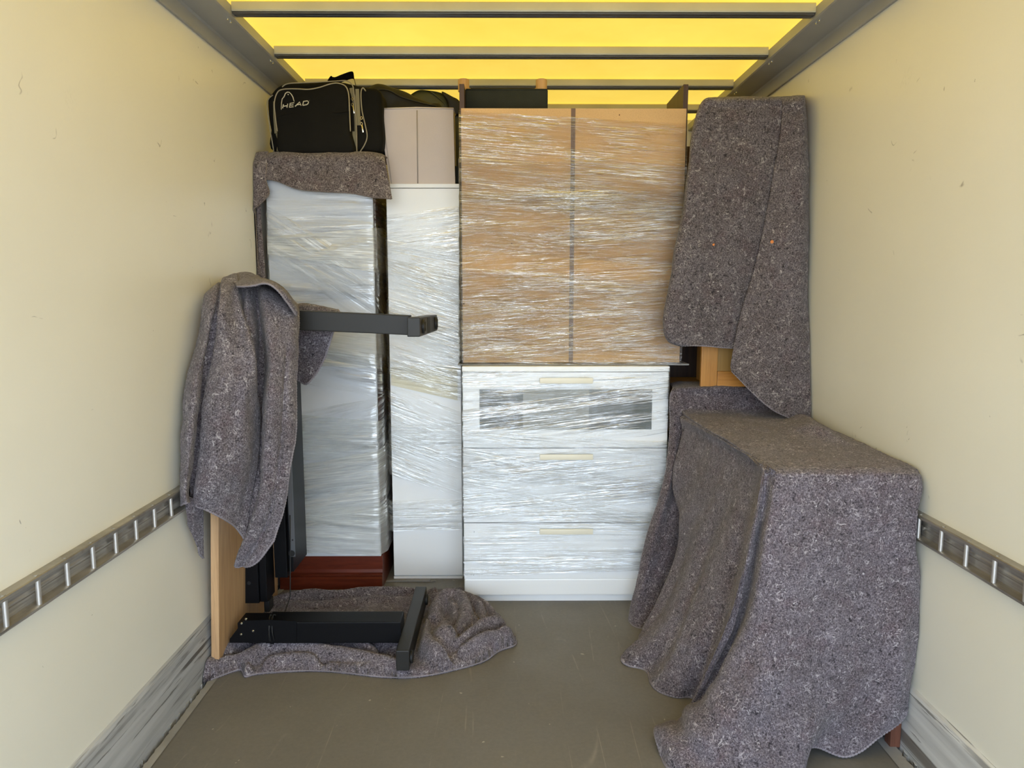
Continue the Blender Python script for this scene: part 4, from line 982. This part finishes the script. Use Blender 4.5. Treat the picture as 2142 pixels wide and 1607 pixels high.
# --- 3: crumpled on the floor
def in_poly(x, y, poly):
    c = False; n = len(poly); j = n - 1
    for i in range(n):
        xi, yi = poly[i]; xj, yj = poly[j]
        if (yi > y) != (yj > y) and x < (xj - xi) * (y - yi) / (yj - yi) + xi: c = not c
        j = i
    return c
def floor_blanket():
    op_ = [(410, 1430), (440, 1423), (500, 1402), (512, 1416), (530, 1412), (560, 1408), (640, 1404), (700, 1406), (790, 1416), (850, 1418), (905, 1412), (950, 1402), (1010, 1385), (1045, 1362), (1077, 1350), (1076, 1335), (1050, 1312), (1050, 1298),
           (1032, 1283), (1015, 1268), (985, 1248), (968, 1238), (900, 1238), (870, 1236), (790, 1236), (700, 1236), (640, 1238), (600, 1238), (570, 1252), (556, 1268), (540, 1300), (480, 1345), (425, 1395)]
    poly3 = [AZ(x, y, 0.004) for x, y in op_]; poly = [(p.x, p.y) for p in spline([Vector((p.x, p.y, 0)) for p in poly3], 260, True)]
    def dist(x, y):
        return min(math.hypot(x - a, y - b) for a, b in poly)
    # rolls and creases: centre line, height, half width
    RL = [([(908, 1290), (918, 1264), (948, 1254), (968, 1266), (974, 1292), (962, 1318)], .075, .032),
          ([(962, 1345), (995, 1328), (1030, 1312), (1050, 1303)], .072, .024), ([(968, 1360), (1010, 1346), (1050, 1330), (1066, 1322)], .066, .022),
          ([(1000, 1372), (1035, 1356), (1060, 1344), (1072, 1340)], .050, .024), ([(886, 1300), (880, 1325), (893, 1355), (925, 1376), (975, 1376), (1020, 1362)], .078, .030),
          ([(850, 1404), (905, 1402), (960, 1394), (1020, 1374), (1055, 1356)], .045, .028), ([(918, 1345), (930, 1335), (925, 1322)], .080, .050),
          ([(905, 1250), (940, 1268), (955, 1300)], .060, .020), ([(932, 1243), (975, 1256), (1003, 1278), (1012, 1300)], .058, .022),
          ([(985, 1252), (1018, 1276), (1040, 1300)], .045, .020), ([(990, 1300), (1000, 1320)], .050, .02), ([(900, 1240), (915, 1246)], .04, .02),
          ([(432, 1388), (480, 1356), (535, 1335), (600, 1333), (660, 1336), (716, 1324), (762, 1330), (800, 1342), (838, 1348)], .062, .034),
          ([(440, 1400), (478, 1384), (520, 1376), (560, 1360), (640, 1362), (720, 1372), (800, 1384), (842, 1390)], .052, .026),
          ([(560, 1398), (572, 1384), (640, 1382), (668, 1394), (740, 1400)], .036, .022), ([(462, 1412), (500, 1390), (520, 1400)], .036, .018),
          ([(425, 1404), (440, 1400), (452, 1412)], .050, .035), ([(585, 1350), (650, 1352), (720, 1345), (780, 1362)], .060, .020), ([(690, 1392), (790, 1402), (850, 1404)], .034, .022),
          ([(572, 1256), (620, 1246), (660, 1244), (705, 1250), (750, 1243), (800, 1240), (850, 1238), (872, 1240)], .040, .020),
          ([(600, 1268), (700, 1266), (790, 1256), (850, 1258)], .022, .022), ([(560, 1272), (590, 1262)], .02, .02)]
    RW = []
    for pts_, hh, ww in RL:
        hh *= 1.15; w3 = spline([AZ(a, b, hh * .6) for a, b in pts_], 14); RW.append(([(p.x, p.y) for p in w3], hh, ww))
    def segd(x, y, L):
        best = 9; bt = 0
        for k in range(len(L) - 1):
            ax, ay = L[k]; bx_, by_ = L[k + 1]; dx, dy = bx_ - ax, by_ - ay
            t = max(0, min(1, ((x - ax) * dx + (y - ay) * dy) / (dx * dx + dy * dy + 1e-12))); d = math.hypot(x - ax - t * dx, y - ay - t * dy)
            if d < best: best = d; bt = (k + t) / (len(L) - 1)
        return best, bt
    def h(x, y):
        d = dist(x, y); e = 1 - math.exp(-(d / .010) ** 1.2)
        wx = x + .006 * noise.noise(Vector((x * 18, y * 18, 3))); wy = y + .006 * noise.noise(Vector((x * 18, y * 18, 9)))
        right = 1 / (1 + math.exp(-(x + .30) / .02))
        z = .012 + .020 * right + .008 * noise.noise(Vector((x * 9, y * 12, 2))) + .004 * noise.noise(Vector((x * 24, y * 30, 5)))
        for L, hh, ww in RW:
            q, t = segd(wx, wy, L)
            if q < ww:
                f = math.sqrt(max(0, 1 - (q / ww) ** 2)) * (.55 + .45 * math.sin(math.pi * min(1, max(0, t * .8 + .1))))
                z = max(z, .006 + hh * f) + .10 * min(z, hh * f)
        if x < -.36 and 2.405 < y < 2.58: z *= .22 + .78 * max(0, min(1, max((2.43 - y) / .03, (y - 2.55) / .03)))
        # pressed down by the desk foot
        fx = abs(x + .331)
        if fx < .05 and 2.27 < y < 2.84: z = min(z, .028 + max(0, (fx - .026)) * 2.4)
        return .003 + e * z
    bm = NB(); uvl = bm.loops.layers.uv.new('UVMap'); step = .0052
    x0, x1, y0, y1 = -1.0, .06, 2.15, 3.04; nx, ny = int((x1 - x0) / step), int((y1 - y0) / step)
    V = {}
    for j in range(ny + 1):
        for i in range(nx + 1):
            x, y = x0 + i * step, y0 + j * step
            if in_poly(x, y, poly):
                z = h(x, y) + .0012 * noise.noise(Vector((x * 60, y * 60, 1)))
                V[(i, j)] = bm.verts.new((max(x, -.958), y, z))
    for (i, j) in list(V):
        q = [V.get((i, j)), V.get((i + 1, j)), V.get((i + 1, j + 1)), V.get((i, j + 1))]
        if all(q):
            f = bm.faces.new(q)
            for l in f.loops: l[uvl].uv = (l.vert.co.x, l.vert.co.y)
    for v in [v for v in bm.verts if not v.link_faces]: bm.verts.remove(v)
    # snap ragged rim to the outline and drop a thickness edge
    be = [e for e in bm.edges if e.is_boundary]
    bv = {v for e in be for v in e.verts}
    for v in bv:
        a = min(poly, key=lambda p: (p[0] - v.co.x) ** 2 + (p[1] - v.co.y) ** 2); v.co.x, v.co.y = max(a[0], -.958), a[1]; v.co.z = max(v.co.z, .008)
    r_ = bmesh.ops.extrude_edge_only(bm, edges=be)
    for v in [g_ for g_ in r_['geom'] if isinstance(g_, bmesh.types.BMVert)]: v.co.z = 0.0008
    bmesh.ops.smooth_vert(bm, verts=[v for v in bm.verts if v.co.z > .003 and v not in bv], factor=.4, use_axis_x=True, use_axis_y=True, use_axis_z=True)
    bmesh.ops.recalc_face_normals(bm, faces=bm.faces)
    return bm, poly
bm, poly = floor_blanket()
fb_ = tag(obj('moving_blanket', bm, M['felt_floor'], smooth=True), 'violet-grey felt blanket crumpled on the floor under the desk leg', 'blanket')
obj('hem', hem_bm([[Vector((max(p[0], -.955), p[1], .0055)) for p in poly[8:130]]], .0026), M['hem'], fb_, smooth=True, label='pale overlocked edge stitching')

# --- 4: hanging over the tall oak cabinet
t_a = colgrid([
 [(1496, 214, 3.10), (1484, 212, 3.00), (1470, 236, 2.95), (1456, 285, 2.92), (1449, 345, 2.90), (1441, 424, 2.88), (1426, 502, 2.82), (1414, 572, 2.80), (1402, 640, 2.78), (1398, 684, 2.76), (1406, 708, 2.74), (1428, 720, 2.72)],
 [(1490, 209, 3.00), (1478, 205, 2.74), (1462, 226, 2.705), (1447, 280, 2.70), (1440, 340, 2.695), (1432, 420, 2.69), (1416, 500, 2.68), (1404, 570, 2.67), (1392, 640, 2.66), (1389, 688, 2.655), (1400, 714, 2.655), (1425, 724, 2.655)],
 [(1515, 209, 3.00), (1505, 204, 2.72), (1492, 228, 2.690), (1480, 280, 2.685), (1474, 340, 2.68), (1466, 420, 2.67), (1452, 500, 2.66), (1441, 570, 2.65), (1432, 640, 2.64), (1430, 688, 2.64), (1434, 712, 2.64), (1448, 723, 2.64)],
 [(1560, 208, 3.00), (1550, 203, 2.72), (1540, 228, 2.688), (1528, 280, 2.685), (1520, 340, 2.68), (1510, 420, 2.675), (1500, 500, 2.67), (1490, 570, 2.665), (1482, 640, 2.66), (1478, 690, 2.66), (1478, 710, 2.66), (1480, 724, 2.66)],
 [(1600, 208, 3.00), (1590, 203, 2.72), (1582, 228, 2.688), (1572, 280, 2.686), (1562, 340, 2.682), (1552, 420, 2.68), (1540, 500, 2.676), (1528, 570, 2.672), (1518, 640, 2.67), (1514, 690, 2.67), (1512, 710, 2.67), (1510, 727, 2.67)],
 [(1640, 208, 3.00), (1635, 202, 2.72), (1630, 228, 2.690), (1622, 280, 2.690), (1615, 340, 2.69), (1604, 420, 2.69), (1592, 500, 2.69), (1576, 570, 2.69), (1562, 640, 2.69), (1555, 690, 2.69), (1548, 710, 2.69), (1545, 728, 2.69)],
 [(1672, 208, 3.00), (1668, 202, 2.725), (1668, 228, 2.700), (1664, 280, 2.702), (1658, 340, 2.705), (1650, 420, 2.71), (1640, 500, 2.71), (1624, 570, 2.71), (1606, 640, 2.71), (1596, 680, 2.71), (1584, 702, 2.71), (1580, 720, 2.71)]])
t_b = colgrid([
 [(1640, 208, 3.00), (1637, 203, 2.715), (1636, 240, 2.682), (1631, 290, 2.680), (1617, 370, 2.680), (1597, 480, 2.678), (1576, 570, 2.675), (1551, 650, 2.668), (1540, 700, 2.662), (1533, 735, 2.655), (1528, 766, 2.645), (1530, 776, 2.64)],
 [(1650, 208, 3.00), (1648, 203, 2.71), (1648, 240, 2.676), (1646, 290, 2.670), (1638, 370, 2.664), (1622, 480, 2.658), (1606, 570, 2.650), (1588, 650, 2.640), (1580, 710, 2.63), (1575, 760, 2.62), (1572, 800, 2.60), (1575, 822, 2.595)],
 [(1665, 208, 3.00), (1664, 202, 2.70), (1664, 240, 2.672), (1663, 290, 2.660), (1660, 370, 2.650), (1653, 480, 2.640), (1644, 570, 2.632), (1632, 650, 2.625), (1627, 710, 2.615), (1622, 770, 2.60), (1618, 830, 2.59), (1618, 858, 2.585)],
 [(1678, 208, 3.00), (1679, 202, 2.69), (1680, 240, 2.665), (1681, 290, 2.655), (1682, 370, 2.650), (1680, 480, 2.640), (1674, 570, 2.632), (1668, 650, 2.622), (1665, 710, 2.610), (1662, 780, 2.595), (1660, 850, 2.58), (1655, 876, 2.575)],
 [(1682, 210, 3.00), (1683, 204, 2.71), (1687, 250, 2.70), (1690, 320, 2.69), (1693, 400, 2.68), (1692, 500, 2.67), (1690, 600, 2.655), (1693, 680, 2.64), (1694, 740, 2.62), (1695, 800, 2.60), (1695, 860, 2.585), (1694, 900, 2.575)]])
tall = blanket('moving_blanket', 'dark brown-grey felt blanket hanging down the oak cabinet in the right corner', 'blanket', M['felt_tall'],
        [dict(g=t_a, nu=140, nv=200, wr=.004, wf=6, hem=('bottom', 'left')), dict(g=t_b, nu=100, nv=220, wr=.004, wf=6, hem=('bottom',))], 'hem', .0030, limR)
for px, py, rr_ in ((1493, 512, .0042), (1615, 506, .0062)):
    c_ = A(px, py, 2.62 if px > 1600 else 2.655); bm = NB(); bmesh.ops.create_icosphere(bm, subdivisions=2, radius=rr_)
    for v in bm.verts: v.co.y *= .3; v.co += v.co.normalized() * .0015 * noise.noise(v.co * 400); v.co += c_
    obj('orange_fleck', bm, plain('orange_fluff', srgb(214, 132, 70), 0.9), tall, smooth=True, label='bright orange fleck')

# --- 5: over the low piece, hanging beside the chest
b_r = colgrid([
 [(1400, 800, 3.05), (1408, 812, 2.785), (1402, 830, 2.765), (1401, 880, 2.755), (1399, 930, 2.745), (1391, 990, 2.73), (1376, 1050, 2.71), (1352, 1120, 2.69), (1336, 1200, 2.67), (1321, 1260, 2.655), (1312, 1296, 2.645)],
 [(1430, 798, 3.05), (1424, 808, 2.77), (1418, 830, 2.75), (1414, 880, 2.735), (1412, 930, 2.725), (1405, 990, 2.70), (1391, 1050, 2.68), (1368, 1120, 2.66), (1350, 1200, 2.64), (1335, 1260, 2.62), (1322, 1312, 2.60)],
 [(1470, 800, 3.05), (1450, 806, 2.77), (1445, 830, 2.755), (1440, 880, 2.75), (1434, 930, 2.745), (1424, 990, 2.735), (1408, 1050, 2.71), (1388, 1120, 2.68), (1370, 1200, 2.65), (1356, 1260, 2.62), (1340, 1324, 2.575)],
 [(1510, 800, 3.05), (1490, 806, 2.77), (1488, 830, 2.755), (1482, 880, 2.75), (1470, 930, 2.745), (1452, 990, 2.735), (1432, 1050, 2.71), (1410, 1120, 2.69), (1392, 1200, 2.66), (1380, 1260, 2.63), (1368, 1322, 2.585)],
 [(1570, 800, 3.05), (1545, 806, 2.77), (1545, 830, 2.755), (1540, 880, 2.75), (1525, 930, 2.75), (1500, 990, 2.745), (1480, 1050, 2.735), (1460, 1120, 2.72), (1445, 1200, 2.70), (1430, 1260, 2.68), (1420, 1300, 2.66)],
 [(1640, 800, 3.05), (1620, 806, 2.77), (1620, 830, 2.76), (1620, 880, 2.755), (1610, 930, 2.755), (1600, 990, 2.75), (1590, 1050, 2.745), (1580, 1120, 2.735), (1560, 1180, 2.72), (1550, 1230, 2.70), (1540, 1270, 2.69)],
 [(1690, 800, 3.05), (1675, 806, 2.76), (1676, 830, 2.75), (1676, 880, 2.745), (1674, 930, 2.745), (1672, 990, 2.74), (1668, 1050, 2.735), (1664, 1120, 2.73), (1660, 1180, 2.72), (1655, 1230, 2.70), (1650, 1270, 2.69)]])
blanket('moving_blanket', 'purple-grey felt blanket between the white chest and the draped table', 'blanket', M['felt_back'],
        [dict(g=b_r, nu=130, nv=170, wr=.007, wf=7, hem=('bottom', 'left'))], 'hem', .0032, limR)

# --- 6: the large one over the table
def V3(*a): return Vector(a)
def col_of(top, edge, mids): return [top, edge] + mids
EX, EZ = 0.690, 0.768
def tcol(tp, e0, e1, m1, m2, m3, m4, bt): return [tp, e0, e1, m1, m2, m3, m4, bt]
TC = [
 # back-left corner and the long left side (world metres): ridge of top, edge, just under edge, four mids, hem
 [V3(.84, 2.735, .772), V3(.655, 2.725, .768), A(1426, 905, 2.705), A(1409, 985, 2.69), A(1411, 1050, 2.66), A(1426, 1105, 2.63), A(1402, 1215, 2.57), A(1360, 1318, 2.50)],
 [V3(.85, 2.62, .774), V3(.668, 2.60, .769), A(1462, 920, 2.56), A(1448, 1000, 2.54), A(1436, 1080, 2.52), A(1420, 1180, 2.49), A(1370, 1290, 2.44), A(1303, 1380, 2.34)],
 [V3(.86, 2.48, .776), V3(.676, 2.46, .770), A(1492, 935, 2.42), A(1478, 1020, 2.40), A(1462, 1110, 2.38), A(1440, 1210, 2.33), A(1400, 1320, 2.28), A(1340, 1402, 2.27)],
 [V3(.87, 2.34, .782), V3(.682, 2.32, .770), A(1520, 948, 2.30), A(1508, 1040, 2.28), A(1490, 1140, 2.26), A(1462, 1240, 2.22), A(1420, 1350, 2.17), A(1380, 1446, 2.15)],
 [V3(.88, 2.20, .780), V3(.686, 2.18, .770), A(1552, 962, 2.17), A(1540, 1060, 2.15), A(1520, 1165, 2.13), A(1496, 1270, 2.10), A(1468, 1375, 2.09), A(1438, 1462, 2.10)],
 [V3(.88, 2.08, .776), V3(.690, 2.06, .770), A(1580, 975, 2.05), A(1566, 1080, 2.05), A(1548, 1190, 2.06), A(1520, 1300, 2.06), A(1486, 1400, 2.06), A(1452, 1478, 2.06)],
 # the front left ridge
 [V3(.87, 1.98, .772), V3(.684, 1.95, .770), A(1594, 990, 1.900), A(1578, 1090, 1.885), A(1553, 1200, 1.895), A(1522, 1310, 1.92), A(1478, 1405, 1.96), A(1436, 1484, 2.03)],
 [V3(.87, 1.95, .772), V3(.690, 1.920, .769), A(1605, 995, 1.885), A(1592, 1095, 1.895), A(1573, 1208, 1.92), A(1543, 1320, 1.945), A(1492, 1425, 1.97), A(1428, 1498, 2.02)],
 [V3(.87, 1.93, .771), V3(.692, 1.885, .768), A(1617, 1000, 1.862), A(1604, 1100, 1.845), A(1583, 1210, 1.84), A(1547, 1330, 1.855), A(1482, 1440, 1.89), A(1398, 1514, 1.96)],
 [V3(.87, 1.92, .771), V3(.705, 1.872, .768), A(1630, 1010, 1.852), A(1628, 1110, 1.835), A(1612, 1220, 1.825), A(1580, 1345, 1.82), A(1500, 1470, 1.82), A(1377, 1552, 1.86)],
 [V3(.89, 1.92, .771), V3(.740, 1.868, .768), A(1662, 1012, 1.850), A(1662, 1115, 1.835), A(1655, 1225, 1.82), A(1630, 1350, 1.80), A(1545, 1490, 1.77), V3(.405, 1.775, .006)],
 [V3(.91, 1.92, .771), V3(.790, 1.868, .768), A(1705, 1012, 1.848), A(1708, 1115, 1.838), A(1705, 1230, 1.83), A(1690, 1360, 1.81), A(1620, 1500, 1.775), V3(.52, 1.71, .006)],
 [V3(.93, 1.92, .771), V3(.850, 1.868, .768), A(1757, 1012, 1.848), A(1762, 1115, 1.840), A(1762, 1230, 1.835), A(1752, 1360, 1.82), A(1705, 1480, 1.79), V3(.72, 1.725, .010)],
 [V3(.95, 1.92, .771), V3(.900, 1.868, .768), A(1800, 1012, 1.848), A(1808, 1115, 1.842), A(1812, 1230, 1.838), A(1806, 1350, 1.83), A(1770, 1465, 1.81), A(1700, 1568, 1.800)],
 [V3(.98, 1.92, .771), V3(.960, 1.868, .768), A(1850, 1010, 1.846), A(1860, 1115, 1.842), A(1864, 1230, 1.838), A(1856, 1345, 1.83), A(1832, 1460, 1.82), A(1774, 1586, 1.805)],
 [V3(1.0, 1.92, .770), V3(1.01, 1.868, .768), A(1893, 1010, 1.844), A(1902, 1110, 1.838), A(1902, 1220, 1.83), A(1894, 1335, 1.82), A(1878, 1440, 1.815), A(1842, 1546, 1.805)],
 [V3(1.02, 1.93, .769), V3(1.050, 1.870, .766), A(1922, 1012, 1.844), A(1926, 1105, 1.84), A(1921, 1210, 1.84), A(1916, 1325, 1.84), A(1908, 1430, 1.835), A(1885, 1508, 1.828)],
 [V3(1.03, 2.00, .769), V3(1.072, 1.900, .762), A(1934, 1020, 1.872), A(1935, 1090, 1.868), A(1929, 1190, 1.862), A(1924, 1300, 1.856), A(1918, 1400, 1.850), A(1908, 1465, 1.845)]]
TCt = [[c[j] for c in TC] for j in range(8)]
def tfold(u, v, p):
    n_ = noise.noise(p * 2.5)
    left = 1 / (1 + math.exp((u - .36) / .02)); front = 1 - left
    d = left * (.016 * max(0, v - .22) * math.sin(u * 62 + 9 * v + 5 * n_) + .010 * max(0, v - .5) * math.sin(u * 120 + 14 * v + 7 * n_))
    d += front * (.012 * max(0, v - .45) * math.sin(u * 38 - 6 * v + 6 * n_))
    # rucked end lying in front
    low = max(0, min(1, (v - .80) / .15)) * max(0, min(1, (.70 - u) / .12)) * max(0, min(1, (u - .40) / .05))
    d += low * (.022 * noise.noise(Vector((p.x * 11, p.y * 11, p.z * 14))) + .012 * math.sin(p.x * 60 + 5 * n_ + p.z * 40))
    return d
# cloth lying on the top
def topgrid():
    rows = []
    for y, zz_ in ((2.76, .80), (2.72, .775), (2.55, .773), (2.40, .773), (2.25, .776), (2.10, .773), (1.98, .771), (1.89, .769), (1.868, .762)):
        rows.append([V3(.655 + (2.72 - y) * .042 if x == 0 else (.72, .80, .88, .96, 1.02, 1.068)[x - 1], y, zz_ + (.0 if x in (0, 6) else .002)) for x in range(7)])
    return rows
def bulge_top(u, v, p):
    a = math.exp(-(((p.x - .985) / .05) ** 2 + ((p.y - 2.36) / .13) ** 2)) * .034
    a += math.exp(-(((p.x - 1.03) / .03) ** 2 + ((p.y - 2.52) / .1) ** 2)) * .024
    a += math.exp(-(((p.x - .92 - (2.4 - p.y) * .35) / .02) ** 2 + ((p.y - 2.25) / .1) ** 2)) * .016
    return a
big = blanket('moving_blanket', 'large light violet-grey felt blanket draped over the narrow table, right foreground', 'blanket', M['felt_table'],
        [dict(g=TCt, nu=330, nv=230, wr=.006, wf=6, hem=('bottom',), fold=tfold, th=.006), dict(g=topgrid(), nu=90, nv=140, wr=.003, wf=8, fold=bulge_top, th=.006, seed=4)], 'hem', .0040, limR)

# --- small grey strip on the floor behind the desk foot
bm = NB()
for pts_, w_ in (([(808, 1226), (812, 1219), (830, 1217), (870, 1217), (900, 1216)], .006), ([(800, 1233), (830, 1228), (860, 1227), (885, 1230)], .007), ([(890, 1228), (900, 1222), (911, 1218)], .006)):
    ribbon(bm, pts_, 3.02, w_, .012)
for v in bm.verts: v.co.z = max(v.co.z, .001)
tag(obj('packing_strip', bm, M['foam']), 'crumpled pale grey packing strip on the floor in front of the tall white cabinet', 'packing strip')
